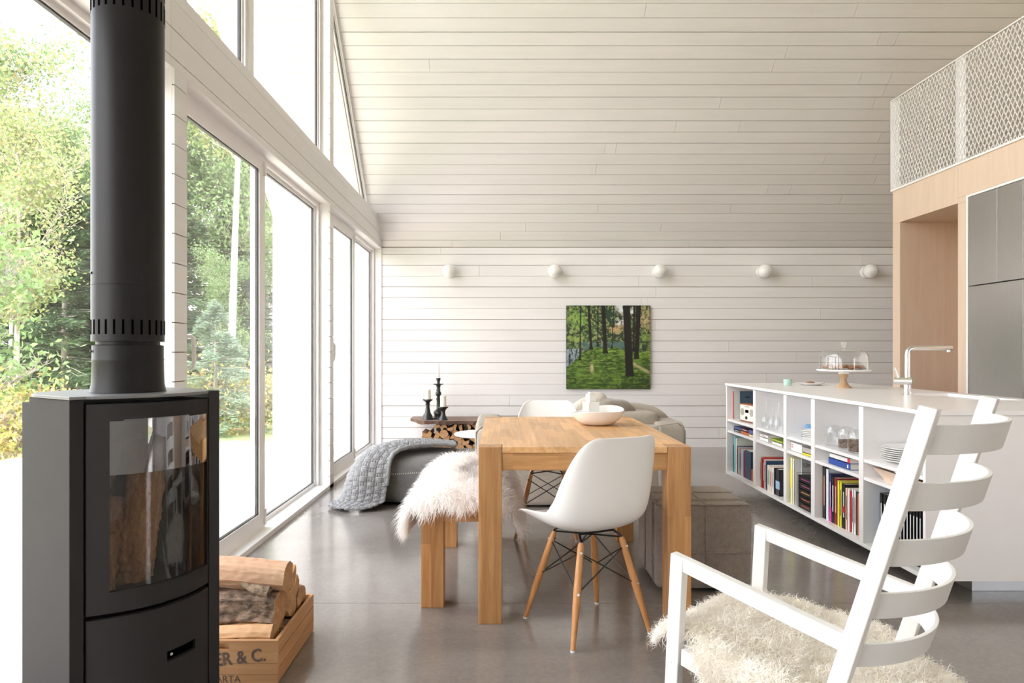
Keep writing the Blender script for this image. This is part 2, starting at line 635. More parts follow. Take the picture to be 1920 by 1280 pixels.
def concrete():
    m, t, b = newmat('polished_concrete')
    N, K = t.nodes.new, t.links.new
    tcn = N('ShaderNodeTexCoord')
    n1 = N('ShaderNodeTexNoise')
    n1.inputs['Scale'].default_value = 0.9
    n1.inputs['Detail'].default_value = 8
    n1.inputs['Roughness'].default_value = 0.6
    n1.inputs['Distortion'].default_value = 0.8
    K(tcn.outputs['Object'], n1.inputs['Vector'])
    n2 = N('ShaderNodeTexNoise')
    n2.inputs['Scale'].default_value = 60
    n2.inputs['Detail'].default_value = 4
    K(tcn.outputs['Object'], n2.inputs['Vector'])
    rp = N('ShaderNodeValToRGB')
    rp.color_ramp.elements[0].position = 0.3
    rp.color_ramp.elements[0].color = (0.165, 0.146, 0.13, 1)
    rp.color_ramp.elements[1].position = 0.72
    rp.color_ramp.elements[1].color = (0.29, 0.26, 0.236, 1)
    K(n1.outputs['Fac'], rp.inputs[0])
    mx = N('ShaderNodeMixRGB')
    mx.blend_type = 'OVERLAY'
    mx.inputs['Fac'].default_value = 0.25
    K(rp.outputs[0], mx.inputs['Color1'])
    K(n2.outputs['Color'], mx.inputs['Color2'])
    bw = N('ShaderNodeRGBToBW')
    K(n2.outputs['Color'], bw.inputs[0])
    K(bw.outputs[0], mx.inputs['Color2'])
    K(mx.outputs[0], b.inputs['Base Color'])
    mr = N('ShaderNodeMapRange')
    mr.inputs['To Min'].default_value = 0.12
    mr.inputs['To Max'].default_value = 0.26
    K(n1.outputs['Fac'], mr.inputs[0])
    K(mr.outputs[0], b.inputs['Roughness'])
    b.inputs['Coat Weight'].default_value = 0.35
    b.inputs['Coat Roughness'].default_value = 0.12
    return m


M['concrete'] = concrete()
M['deck'] = wood('pale_weathered_deck', '#e6dccd', '#d2c6b4', 0.8, 'x', 1.0, contrast=0.9, rnd=0.05)
# ------------------------------------------------------------------ the room shell
YB = 8.145                      # back wall
KW = 2.386                      # knee height where the roof slope starts
SL = 0.956                      # roof slope
YR = 3.5                        # ridge
ZR = KW + SL * (YB - YR)
XW = -1.414                     # inner face of the left wall
XF = -1.489                     # face of the window frames
XR = 7.2                        # right wall
YN = 2 * YR - YB                # wall behind the camera
HB, HT = 2.366, 2.717           # header bottom and top


def roof_z(y):
    return KW + SL * (YB - y) if y >= YR else KW + SL * (y - YN)


floor = MB().box(XW - 0.1, XR, YN, 3.0905, -0.12, 0).box(XW - 0.1, XR, 3.0935, YB + 0.1, -0.12, 0).box(XW - 0.1, XR, 3.09, 3.094, -0.12, -0.002).obj('floor', M['concrete'])
struct(floor)

wall_back = struct(MB().box(-2.72, XR, YB + 0.022, YB + 0.25, -0.12, KW + 0.02).obj('wall_back', M['gap']))


def plank_row(parent, x0, x1, z0, z1, n_split, y_face, th, to3, mat, rnd_):
    """one row of boards, broken at random joints"""
    cuts = sorted(rnd_.uniform(x0 + 0.5, x1 - 0.5) for _ in range(n_split)) if n_split else []
    xs = [x0] + cuts + [x1]
    for a, b in zip(xs[:-1], xs[1:]):
        g = 0.0012
        d = rnd_.uniform(0, 0.0025)
        m = MB()
        vs = [to3(p, q, t) for t in (d, th) for (p, q) in ((a + g, z0), (b - g, z0), (b - g, z1), (a + g, z1))]
        m.add(vs, [(0, 1, 2, 3), (7, 6, 5, 4), (0, 4, 5, 1), (1, 5, 6, 2), (2, 6, 7, 3), (3, 7, 4, 0)])
        m.obj('plank', mat, parent)


rr = random.Random(5)
P = 0.129
zs = [0.0] + [0.107 + P * k for k in range(18)] + [KW]
for i in range(len(zs) - 1):
    gp = rr.choice((0.0022, 0.0035, 0.0045))
    plank_row(wall_back, XW - 0.04, XR, zs[i] + (0.001 if i else 0), zs[i + 1] - gp, 2, YB, 0.022, lambda p, q, t: (p, YB + t, q), M['plank'], rr)

# sloping ceiling: planks run along X, stacked up the slope
ceiling = struct(MB().prism([(YB + 0.25, KW - 0.24 + 0.02), (YB + 0.022, KW + 0.02 * 1), (YR, ZR + 0.03), (YN - 0.022, KW + 0.02), (YN - 0.25, KW - 0.2), (YR, ZR + 0.3)],
                           lambda p, q, t: (t, p, q), XW - 0.16, XR).obj('ceiling', M['gap']))
ln = math.sqrt(1 + SL * SL)
dy, dz = -1 / ln, SL / ln       # direction up the slope
ny, nz = SL / ln, 1 / ln        # outward normal
s0 = 0.0
Smax = (YB - YR) * ln
k = 0
ds = 0.102
while s0 < Smax - 0.02:
    s1 = min(s0 + ds, Smax)
    gp = rr.choice((0.0022, 0.0035, 0.005))

    def c3(p, q, t):
        return (p, YB + dy * q + ny * t, KW + dz * q + nz * t)
    plank_row(ceiling, XW - 0.09, XR, s0 + 0.001, s1 - gp, 2 if k < 30 else 0, 0, 0.02, c3, M['plank'], rr)
    s0 = s1
    ds = 0.1258
    k += 1
# slope above and behind the camera, same boards
s0, k = 0.0, 0
while s0 < Smax - 0.02:
    s1 = min(s0 + 0.1258, Smax)

    def c4(p, q, t):
        return (p, YN - dy * q - ny * t, KW + dz * q + nz * t)
    plank_row(ceiling, XW - 0.09, XR, s0 + 0.001, s1 - 0.003, 0, 0, 0.02, c4, M['plank'], rr)
    s0 = s1
    k += 1
struct(MB().box(XW - 0.15, 4.6, YN - 0.2, YN, -0.12, KW + 0.02).box(6.4, XR, YN - 0.2, YN, -0.12, KW + 0.02).box(4.6, 6.4, YN - 0.2, YN, 2.25, KW + 0.02).box(4.6, 6.4, YN - 0.2, YN, -0.12, 0.05).obj('wall_rear', M['plank']))
for q in range(1):  # unseen window added behind the camera to let in fill light
    xa, xb = 4.6, 6.4
    fill_window = bpy.data.objects.new('door_%d' % (5 + q), None)
    COL.objects.link(fill_window)
    struct(fill_window)
    xz = lambda p, q_, t: (p, t, q_)
    op_ = [(xa, 0.05), (xb, 0.05), (xb, 2.25), (xa, 2.25)]
    ip_ = [(xa + .08, 0.13), (xb - .08, 0.13), (xb - .08, 2.17), (xa + .08, 2.17)]
    MB().ring(op_, ip_, xz, YN - 0.14, YN - 0.07).obj('frame', M['frame'], fill_window)
    MB().prism(ip_, xz, YN - 0.11, YN - 0.10).obj('pane', M['pane'], fill_window)
struct(MB().prism([(YN, -0.1), (YB, -0.1), (YB, KW), (YR, ZR), (YN, KW)], lambda p, q, t: (t, p, q), XR, XR + 0.2).obj('wall_right', M['plank_y']))

# ------------------------------------------------------------------ left gable wall: header, plank-faced posts, glazing
wall_left = bpy.data.objects.new('wall_left', None)
COL.objects.link(wall_left)
struct(wall_left)
yz = lambda p, q, t: (t, p, q)
# posts between the openings
POSTS = [(-1.145, -1.05), (0.56, 0.68), (2.962, 3.083), (5.669, 5.794)]
for (a, b) in POSTS:
    zt = roof_z((a + b) / 2)
    MB().prism([(a, -0.05), (b, -0.05), (b, roof_z(b) + 0.02), (a, roof_z(a) + 0.02)], yz, XW - 0.16, XW - 0.012).obj('post', M['frame'], wall_left)
    z = -0.022
    while z < zt:
        z1 = z + P
        lo, hi = max(z, 0.0), min(z1, roof_z(a) if a >= YR else roof_z(b))
        if lo < HB < hi:
            hi = HB + 0.003
        if lo < HT < hi:
            lo = HT
        if hi > lo + 0.01 and not (lo > HB - 0.02 and hi < HT + 0.02):
            top = [min(hi - 0.0045, roof_z(a)), min(hi - 0.0045, roof_z(b))]
            MB().hexa([(XW - 0.012, a + 0.001, lo), (XW, a + 0.001, lo), (XW, b - 0.001, lo), (XW - 0.012, b - 0.001, lo)],
                      [(XW - 0.012, a + 0.001, top[0]), (XW, a + 0.001, top[0]), (XW, b - 0.001, top[1]), (XW - 0.012, b - 0.001, top[1])]).obj('plank', M['plank_y'], wall_left)
        z = z1
    MB().prism([(a + 0.002, 0.0), (b - 0.002, 0.0), (b - 0.002, roof_z(b)), (a + 0.002, roof_z(a))], yz, XW - 0.0121, XW - 0.010).obj('backing', M['gap'], wall_left)
MB().prism([(YN, HB + 0.003), (YB, HB + 0.003), (YB, KW), (YB - (HT - KW) / SL - 0.002, HT - 0.003), (YN, HT - 0.003)], yz, XW - 0.0141, XW - 0.010).obj('backing', M['gap'], wall_left)
# header beam clad in long boards
YH = YB - (HT - KW) / SL
MB().prism([(YN, HB), (YB, HB), (YB, KW), (YH + 0.0, HT), (YN, HT)], yz, XW - 0.16, XW - 0.014).obj('header', M['frame'], wall_left)
hz = [HB - 0.001, 2.412, 2.537, 2.662, HT + 0.001]
for i in range(4):
    z0, z1 = hz[i], hz[i + 1] - ((0.0045, 0.0045, 0.0015)[i] if i < 3 else 0)
    for (a, b) in ((YN, 2.93), (2.932, 6.3), (6.302, YB)):
        def yl(z):
            return min(b, YB - max(0, (z - KW)) / SL)
        MB().hexa([(XW - 0.014, a, z0), (XW, a, z0), (XW, yl(z0), z0), (XW - 0.014, yl(z0), z0)],
                  [(XW - 0.014, a, z1), (XW, a, z1), (XW, yl(z1), z1), (XW - 0.014, yl(z1), z1)]).obj('plank', M['plank_y'], wall_left)
# floor sill that runs along under the glazing
struct(MB().box(XW - 0.16, XW, YN, YB, -0.05, 0.032).obj('trim_1', M['frame'], bevel=0.002))
struct(MB().box(XW - 0.16, XW - 0.001, YB - 0.012, YB, 0.03, HB).obj('trim_2', M['frame']))


def inset(poly, d):
    n = len(poly)
    res = []
    area = sum(poly[i][0] * poly[(i + 1) % n][1] - poly[(i + 1) % n][0] * poly[i][1] for i in range(n))
    sg = 1 if area > 0 else -1
    for i in range(n):
        p0, p1, p2 = Vector(poly[i - 1]), Vector(poly[i]), Vector(poly[(i + 1) % n])
        e1, e2 = (p1 - p0).normalized(), (p2 - p1).normalized()
        n1, n2 = Vector((-e1.y, e1.x)) * sg, Vector((-e2.y, e2.x)) * sg
        b = (n1 + n2)
        b = b / (b.dot(n1)) if abs(b.dot(n1)) > 1e-6 else n1
        res.append(tuple(p1 + b * d))
    return res


def unit(parent, poly, fw, x_in, x_out, gx, beads=True):
    """a glazed unit: white frame ring, thin bead, black gasket and the pane"""
    i1 = inset(poly, fw)
    MB().ring(poly, i1, yz, x_out, x_in).obj('frame', M['frame'], parent)
    i2 = inset(poly, fw + 0.012)
    MB().ring(i1, i2, yz, gx - 0.012, gx + 0.016).obj('bead', M['frame'], parent)
    i3 = inset(poly, fw + 0.018)
    MB().ring(i2, i3, yz, gx - 0.01, gx + 0.008).obj('gasket', M['gasket'], parent)
    MB().prism(inset(poly, fw + 0.014), yz, gx - 0.006, gx + 0.006).obj('pane', M['pane'], parent)


def rect(a, b, c, d):
    return [(a, c), (b, c), (b, d), (a, d)]


def handle(parent, y, zc):
    m = MB()
    x = XF + 0.006
    m.tube([(x, y, zc + 0.07), (x + 0.035, y, zc + 0.07), (x + 0.045, y, zc + 0.06), (x + 0.045, y + 0.004, zc - 0.05), (x + 0.038, y + 0.002, zc - 0.075), (x + 0.028, y, zc - 0.085)],
           [0.011, 0.011, 0.011, 0.010, 0.010, 0.009], 8)
    m.box(x - 0.002, x + 0.008, y - 0.014, y + 0.014, zc + 0.0, zc + 0.13)
    m.obj('handle', M['ceramic'], parent, smooth='auto')


# openings in the wall: (y0, ymid, y1) ; the leaf nearer the camera slides
n_ = 1
for (a, mid, b) in ((-1.05, -0.3, 0.56), (0.68, 1.80, 2.962), (3.083, 4.29, 5.669), (5.794, 6.95, 8.133)):
    d = bpy.data.objects.new('door_%d' % n_, None)
    COL.objects.link(d)
    struct(d)
    # outer frame
    o_ = rect(a, b, 0.0, HB)
    MB().ring(o_, inset(o_, 0.03), yz, XF - 0.075, XF - 0.014).obj('frame', M['frame'], d)
    unit(d, rect(a + 0.02, mid + 0.03, 0.032, HB - 0.0), 0.086, XF, XF - 0.035, XF - 0.016)     # sliding leaf
    unit(d, rect(mid - 0.02, b - 0.004, 0.012, HB - 0.005), 0.034, XF - 0.040, XF - 0.075, XF - 0.058)    # fixed leaf
    MB().box(XF, XF + 0.012, mid + 0.004, mid + 0.026, HB - 0.12, HB - 0.03).box(XF, XF + 0.012, mid + 0.004, mid + 0.026, 0.05, 0.15).obj('guide_clip', M['frame'], d)
    handle(d, a + 0.118, 1.14)
    n_ += 1

n_ = 1
UP = [(-1.05, 0.56), (0.68, 1.8), (1.86, 2.962), (3.083, 4.02), (4.09, 5.669), (5.794, YB - (HT - KW) / SL - 0.04)]
for (a, b) in UP:
    wn = bpy.data.objects.new('window_%d' % n_, None)
    COL.objects.link(wn)
    struct(wn)
    pts = [(a, HT - 0.06), (b, HT - 0.06)]
    if b < YR or a > YR:
        tb, ta = roof_z(b) - 0.005, roof_z(a) - 0.005
        poly = pts + ([(b, tb)] if tb > HT - 0.03 else []) + [(a, ta)]
        if n_ == 6:
            poly = [(a, HT - 0.06), (b + 0.08, HT - 0.06), (a, roof_z(a) - 0.005)]
    else:
        poly = pts + [(b, roof_z(b) - 0.005), (YR, ZR - 0.005), (a, roof_z(a) - 0.005)]
    unit(wn, poly, 0.034, XF, XF - 0.06, XF - 0.03)
    n_ += 1
# slim posts between the upper panes
MB().prism([(4.02, HT), (4.09, HT), (4.09, roof_z(4.09)), (4.02, roof_z(4.02))], yz, XF - 0.06, XF + 0.012).obj('mullion', M['frame'], wall_left)
MB().prism([(1.80, HT), (1.86, HT), (1.86, roof_z(1.86)), (1.80, roof_z(1.80))], yz, XF - 0.06, XF + 0.012).obj('mullion', M['frame'], wall_left)

# ------------------------------------------------------------------ outside: wing wall, soffit, deck, lawn
XE = -2.715
wing = struct(MB().prism([(-0.09, 0), (2.72, 0), (2.72, 1), (-0.09, 1)], lambda p, q, t: (XE + 0.02 if q == 0 else XF - 0.08, t, p), YB + 0.022, YB + 0.25).obj('wall_exterior', M['white']))
z = -0.05
while z < 2.75:
    z1 = z + P
    MB().box(XE, XF - 0.076, YB, YB + 0.022, z, min(z1 - 0.004, 2.78)).obj('plank', M['plank'], wing)
    z = z1
soff = struct(MB().prism([(YB + 0.25, 2.55), (YB - 0.0, 2.74 + 0.02), (YR, 2.76 + SL * (YB - YR)), (YN, 2.74), (YN, 3.0), (YR, ZR + 0.75), (YB + 0.25, 2.9)], yz, XE + 0.01, XF - 0.08).obj('roof_overhang', M['white']))
s0 = 0.0
while s0 < Smax:
    s1 = s0 + 0.1258

    def c5(p, q, t):
        return (p, YB + dy * q + ny * t, 2.735 + dz * q + nz * t)
    plank_row(soff, XE, XF - 0.076, s0, s1 - 0.004, 0, 0, 0.02, c5, M['plank'], rr)
    s0 = s1

deck = struct(MB().box(-5.42, XW - 0.17, YN - 1, 8.95, -0.30, -0.09).obj('deck', M['gap']))
y = YN - 0.9
rd = random.Random(3)
while y < 8.9:
    d = rd.uniform(0, 0.003)
    MB().box(-5.44, XW - 0.165, y + 0.003, y + 0.088 - 0.003, -0.09, -0.052 - d).obj('deck_board', M['deck'], deck)
    y += 0.0885
struct(MB().box(-5.5, -5.44, YN - 1, 8.95, -0.3, -0.056).obj('trim_3', M['deck']))


def lawn():
    n = 60
    xs = np.linspace(-60, 10, n)
    ys = np.linspace(-12, 70, n)
    X, Y = np.meshgrid(xs, ys)
    Z = -0.3 + 0.06 * np.sin(X * 0.7) * np.cos(Y * 0.5) + np.clip((np.hypot(X + 5, Y - 5) - 14) * 0.02, 0, 1)
    V = np.stack([X, Y, Z], -1).reshape(-1, 3)
    i, j = np.meshgrid(np.arange(n - 1), np.arange(n - 1))
    a = (j * n + i).ravel()
    F = np.stack([a, a + 1, a + n + 1, a + n], -1)
    m = simple('lawn_and_earth', '#9aa874', 0.95, var=0.2, scale=2)
    t = m.node_tree
    b = t.nodes['Principled BSDF']
    N, K = t.nodes.new, t.links.new
    tcn = N('ShaderNodeTexCoord')
    sp = N('ShaderNodeSeparateXYZ')
    K(tcn.outputs['Object'], sp.inputs[0])
    nz_ = N('ShaderNodeTexNoise')
    nz_.inputs['Scale'].default_value = 0.8
    nz_.inputs['Detail'].default_value = 5
    K(tcn.outputs['Object'], nz_.inputs['Vector'])
    # gravel belt beside the house and needle litter under the wood
    r = N('ShaderNodeValToRGB')
    r.color_ramp.elements[0].position = 0.52
    r.color_ramp.elements[1].position = 0.60
    K(nz_.outputs['Fac'], r.inputs[0])
    mx = N('ShaderNodeMixRGB')
    src = b.inputs['Base Color'].links[0].from_socket
    K(r.outputs[0], mx.inputs['Fac'])
    K(src, mx.inputs['Color1'])
    mx.inputs['Color2'].default_value = lin('#b79c78')
    K(mx.outputs[0], b.inputs['Base Color'])
    o = np_mesh('ground', V, F, m, smooth=True)
    struct(o)


lawn()


# ------------------------------------------------------------------ trees and shrubs
def quads(C, A, B):
    """leaf quads from centres and two half-vectors"""
    V = np.stack([C - A, C + B * 0.6, C + A, C - B * 0.6], 1).reshape(-1, 3)
    F = np.arange(len(V)).reshape(-1, 4)
    return V, F


def rand_unit(n):
    v = rng.normal(size=(n, 3))
    return v / np.linalg.norm(v, axis=1, keepdims=True)


def broadleaf(name, h, spread, n_leaf, leaf, mat_leaf, mat_bark, seed, lean=0.0, crown0=0.25, r0=0.09):
    r = random.Random(seed)
    g = np.random.default_rng(seed)
    m = MB()
    tips = []

    def branch(p, d, L, rad, lev):
        pts = [p]
        rs = [rad]
        n = 5
        q = Vector(p)
        dd = Vector(d).normalized()
        for i in range(n):
            wd_ = 0.18 if lev else 0.05
            dd = (dd + Vector((r.uniform(-wd_, wd_), r.uniform(-wd_, wd_), r.uniform(-.04, .12)))).normalized()
            q = q + dd * (L / n)
            pts.append(q.copy())
            rs.append(rad * (1 - 0.75 * (i + 1) / n))
            if lev < 3 and (lev > 0 or q.z > h * crown0):
                for _ in range(2 if lev else 3):
                    a = r.uniform(0, 2 * PI)
                    nd = Vector((math.cos(a), math.sin(a), r.uniform(0.1, 0.9))) * 1.0 + dd * 0.5
                    branch(q, nd, L * r.uniform(0.35, 0.55) if lev else spread * r.uniform(0.5, 1.0), rs[-1] * 0.55 + 0.003, lev + 1)
        if lev > 0:
            tips.extend([(x, lev) for x in pts[2:]])
        m.tube(pts, rs, 5 if lev else 8, caps=False)
    branch((0, 0, -0.1), (lean, 0.1 * lean, 1), h, r0, 0)
    t = np.array([list(x) for x, l in tips])
    idx = g.integers(0, len(t), n_leaf)
    C = t[idx] + g.normal(size=(n_leaf, 3)) * np.array([0.22, 0.22, 0.16])
    A = rand_unit(n_leaf) * leaf
    B = np.cross(A, rand_unit(n_leaf))
    B = B / (np.linalg.norm(B, axis=1, keepdims=True) + 1e-6) * leaf * 0.8
    V, F = quads(C, A, B)
    root = thing(name, '', 'tree')
    m.obj('trunk', mat_bark, root, smooth=True)
    lf = np_mesh('foliage', V, F, mat_leaf, root)
    lf['kind'] = 'stuff'
    return root


def spruce(name, h, rad, n_leaf, mat_leaf, seed, leaf=0.07):
    r = random.Random(seed)
    g = np.random.default_rng(seed)
    m = MB()
    m.tube([(0, 0, -0.1), (0.02, 0.01, h * 0.5), (0, 0, h)], [0.012 * h + 0.02, 0.008 * h + 0.012, 0.006], 7)
    Cs, As = [], []
    nb = int(16 * h ** 0.8 * 2.2)
    per = max(8, n_leaf // nb)
    for i in range(nb):
        zt = (i / nb) ** 0.85
        z = 0.12 * h * (1 - zt) * 0.6 + zt * h * 0.99
        L = rad * (1 - zt) ** 0.85 * r.uniform(0.75, 1.1) + 0.05
        a = r.uniform(0, 2 * PI)
        d = np.array([math.cos(a), math.sin(a), -0.15 + 0.35 * zt])
        m.tube([(0, 0, z), tuple(np.array([0, 0, z]) + d * L)], [0.012, 0.003], 4, caps=False)
        tt = g.uniform(0.12, 1.0, per)
        side = np.array([-d[1], d[0], 0])
        w_ = (g.uniform(-1, 1, per) * (1.0 - tt * 0.75) * L * 0.42)
        c = np.array([0, 0, z]) + d * (tt * L)[:, None] + side * w_[:, None] + np.array([0, 0, 1]) * (-0.12 * tt * tt * L + g.normal(size=per) * 0.03)[:, None]
        Cs.append(c)
        As.append(d * 0.8 + side * np.sign(w_)[:, None] * 0.6 + g.normal(size=(per, 3)) * 0.25)
    C = np.concatenate(Cs)
    A = np.concatenate(As)
    A = A / np.linalg.norm(A, axis=1, keepdims=True) * leaf
    B = np.cross(A, rand_unit(len(C)))
    B = B / (np.linalg.norm(B, axis=1, keepdims=True) + 1e-6) * leaf * 0.33
    V, F = quads(C, A, B)
    root = thing(name, '', 'tree')
    m.obj('trunk', M['bark'], root, smooth=True)
    lf = np_mesh('foliage', V, F, mat_leaf, root)
    lf['kind'] = 'stuff'
    return root


T = {
    'maple': broadleaf('broadleaf_tree', 7.6, 2.3, 9000, 0.06, M['leaf'], M['bark'], 21, 0.05),
    'maple2': broadleaf('broadleaf_tree', 6.6, 2.1, 15000, 0.055, M['leaf_green'], M['bark'], 33, -0.06),
    'birch': broadleaf('birch_tree', 9.0, 1.4, 12000, 0.05, M['leaf'], M['birch_bark'], 41, 0.0, 0.42, 0.085),
    'spruce': spruce('spruce_tree', 5.5, 1.9, 24000, M['needle'], 5, 0.085),
    'spruce2': spruce('spruce_tree', 7.5, 2.1, 24000, M['needle'], 9, 0.095),
    'blue': spruce('young_spruce', 2.3, 0.95, 9000, M['needle_blue'], 3, 0.05),
    'shrub': broadleaf('garden_shrub', 0.55, 0.45, 2600, 0.035, M['shrub'], M['bark'], 8, 0, 0.05, 0.012),
    'sapling': broadleaf('leafy_sapling', 2.4, 1.1, 2600, 0.045, M['leaf_green'], M['bark'], 17, 0.2, 0.2, 0.03),
}
used = set()


def plant(kind, px, Y, rz, sc, label, group=None, cat='tree', z=-0.3):
    src = T[kind]
    o = src if kind not in used else copy_tree(src)
    used.add(kind)
    o.location = ((px - 938) / 1280 * Y, Y, z + max(0, (math.hypot((px - 938) / 1280 * Y + 5, Y - 5) - 14) * 0.02))
    o.rotation_euler = (0, 0, rz)
    o.scale = (sc, sc, sc)
    o['label'] = label
    o['category'] = cat
    if group:
        o['group'] = group


plant('maple', 28, 11.0, 0.4, 0.60, 'tall grey-barked tree with thin yellow-green leaves, left of the flue pipe')
plant('sapling', -20, 7.9, 2.4, 1.0, 'leafy sapling reaching in from the left edge beside the deck')
plant('spruce', 120, 14.5, 0.0, 1.0, 'broad dark spruce at the lawn edge, right of the grey-barked tree')
plant('maple2', 165, 16.5, 1.0, 0.80, 'fresh green broadleaf tree rising just left of the flue pipe', None)
plant('blue', 402, 11.5, 0.0, 1.0, 'young blue-green spruce on the lawn behind the sliding door')
plant('birch', 436, 13.0, 0.5, 0.95, 'slim white-trunked birch at the right edge of the sliding door glass')
plant('shrub', 22, 7.9, 0.0, 1.05, 'low yellow-green shrub beside the deck, nearest the left edge', None, 'shrub')
plant('shrub', 55, 8.6, 1.3, 1.0, 'low yellow-green shrub beside the deck, next to the stove top', None, 'shrub')
bgs = [('spruce2', -10, 18, 0.3, 1.0), ('spruce', 60, 18.5, 1.7, 1.15), ('maple2', 95, 21, 2.2, 1.1), ('birch', 120, 20, 1.5, 0.75), ('spruce2', 190, 19, 2.0, 0.95), ('spruce', 225, 16, 0.8, 1.1),
       ('maple', 80, 24, 2.0, 0.95), ('spruce2', 35, 25, 1.2, 1.1), ('maple2', -60, 15, 0.2, 1.1), ('maple', -130, 13, 1.4, 1.0),
       ('maple2', 360, 17.5, 0.5, 1.15), ('maple', 405, 20, 1.1, 1.2), ('spruce', 330, 15, 2.1, 1.0), ('spruce', 430, 17.5, 1.0, 0.95), ('maple2', 480, 19, 2.9, 1.1), ('birch', 370, 22, 2.5, 1.15),
       ('spruce2', 500, 22, 0.9, 0.95), ('maple', 540, 23, 0.1, 1.1), ('spruce2', 280, 22, 2.6, 1.0), ('spruce', 470, 14.5, 0.4, 0.55), ('maple2', 425, 14.0, 0.4, 0.42), ('shrub', 430, 11.8, 2.0, 1.2), ('shrub', 495, 12.5, 0.5, 1.1), ('birch', 20, 17, 0.8, 0.7), ('spruce', 155, 22, 3.0, 1.2)]
ORD = ['first', 'second', 'third', 'fourth', 'fifth', 'sixth', 'seventh', 'eighth', 'ninth', 'tenth', 'eleventh', 'twelfth', 'thirteenth', 'fourteenth', 'fifteenth', 'sixteenth']
cls = {'spruce': 'spruce', 'spruce2': 'spruce', 'maple': 'yellow', 'maple2': 'green', 'birch': 'birch', 'shrub': 'shrub'}
nmd = {'spruce': ('dark spruce in the wood beyond the lawn', 'spruces in the wood'), 'yellow': ('yellow-green broadleaf tree in the wood beyond the lawn', 'yellow-green trees in the wood'),
       'green': ('fresh green broadleaf tree in the wood beyond the lawn', 'green broadleaf trees in the wood'), 'birch': ('pale-trunked birch in the wood beyond the lawn', 'birches in the wood'),
       'shrub': ('low yellow-green shrub at the far side of the lawn', 'shrubs across the lawn')}
cnt = {}
for (kd, px, Y, rz, sc) in sorted(bgs, key=lambda t: t[1]):
    c = cls[kd]
    k = cnt.get(c, 0)
    cnt[c] = k + 1
    plant(kd, px, Y, rz, sc, nmd[c][0] + ', %s from the left' % ORD[k], nmd[c][1], 'shrub' if kd == 'shrub' else 'tree')
# ------------------------------------------------------------------ wood stove
E = Vector((0.613, 0.790, 0))
NB = Vector((-0.790, 0.613, 0))      # towards the back of the stove
SR = math.radians(52.2)
SL0 = Vector((-1.062, 1.682, 0))
stove = thing('wood_stove', 'tall dark grey steel wood stove with curved glass door, logs standing inside', 'stove', SL0, SR)
W_, D_ = 0.395, 0.36


def bulge(x, b=0.055):
    t = (x - W_ / 2) / (W_ / 2 - 0.033)
    return -b * (1 - t * t)


def arc_panel(x0, x1, z0, z1, off, th, nx=18, b=0.055):
    """curved plate following the stove front"""
    m = MB()
    vs, fs = [], []
    for i in range(nx + 1):
        x = x0 + (x1 - x0) * i / nx
        y = bulge(x, b) + off
        vs += [(x, y, z0), (x, y, z1), (x, y + th, z0), (x, y + th, z1)]
    for i in range(nx):
        a, c = 4 * i, 4 * (i + 1)
        fs += [(a, c, c + 1, a + 1), (a + 2, a + 3, c + 3, c + 2), (a + 1, c + 1, c + 3, a + 3), (a, a + 2, c + 2, c)]
    fs += [(0, 1, 3, 2), (4 * nx, 4 * nx + 2, 4 * nx + 3, 4 * nx + 1)]
    return m.add(vs, fs)


for sx, lab in ((0, 1), (1, 2)):
    x0, x1 = (0, 0.033) if sx == 0 else (W_ - 0.033, W_)
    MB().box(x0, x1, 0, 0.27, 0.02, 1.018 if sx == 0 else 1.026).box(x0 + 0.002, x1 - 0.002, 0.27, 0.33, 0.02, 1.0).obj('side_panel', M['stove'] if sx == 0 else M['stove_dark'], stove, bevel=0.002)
# body shell: back, floor, firebox lining open to the front
zf0, zf1 = 0.50, 0.985
MB().box(0.034, W_ - 0.034, 0.31, 0.345, 0.03, 1.005).obj('back_plate', M['stove_dark'], stove)
MB().box(0.034, W_ - 0.034, 0.03, 0.31, 0.03, zf0).obj('base_box', M['stove_dark'], stove)
fb = MB()
fb.box(0.035, 0.07, 0.03, 0.31, zf0, zf1).box(W_ - 0.07, W_ - 0.035, 0.03, 0.31, zf0, zf1).box(0.07, W_ - 0.07, 0.29, 0.31, zf0, zf1)
fb.obj('firebox_lining', M['firebrick'], stove)
MB().box(0.035, W_ - 0.035, 0.02, 0.31, zf1, 1.005).obj('firebox_roof', M['stove_dark'], stove)
# top plate, oval, with square front-left corner
poly = [(-0.002, -0.004), (0.036, -0.004)]
for i in range(15):
    x = 0.05 + (W_ - 0.088) * i / 14
    poly.append((x, bulge(x) - 0.004))
poly += [(W_ - 0.036, -0.002), (W_ - 0.036, 0.02), (W_ - 0.01, 0.03)]
for i in range(17):
    a = PI * i / 16
    poly.append((W_ / 2 + (W_ / 2 + 0.012) * math.cos(a), 0.20 + 0.15 * math.sin(a)))
MB().prism(poly, lambda p, q, t: (p, q, t), 1.019, 1.027).obj('top_plate', simple('stove_top_plate', (0.20, 0.195, 0.20), 0.36, metal=0.3, var=0.02), stove, bevel=0.0015)
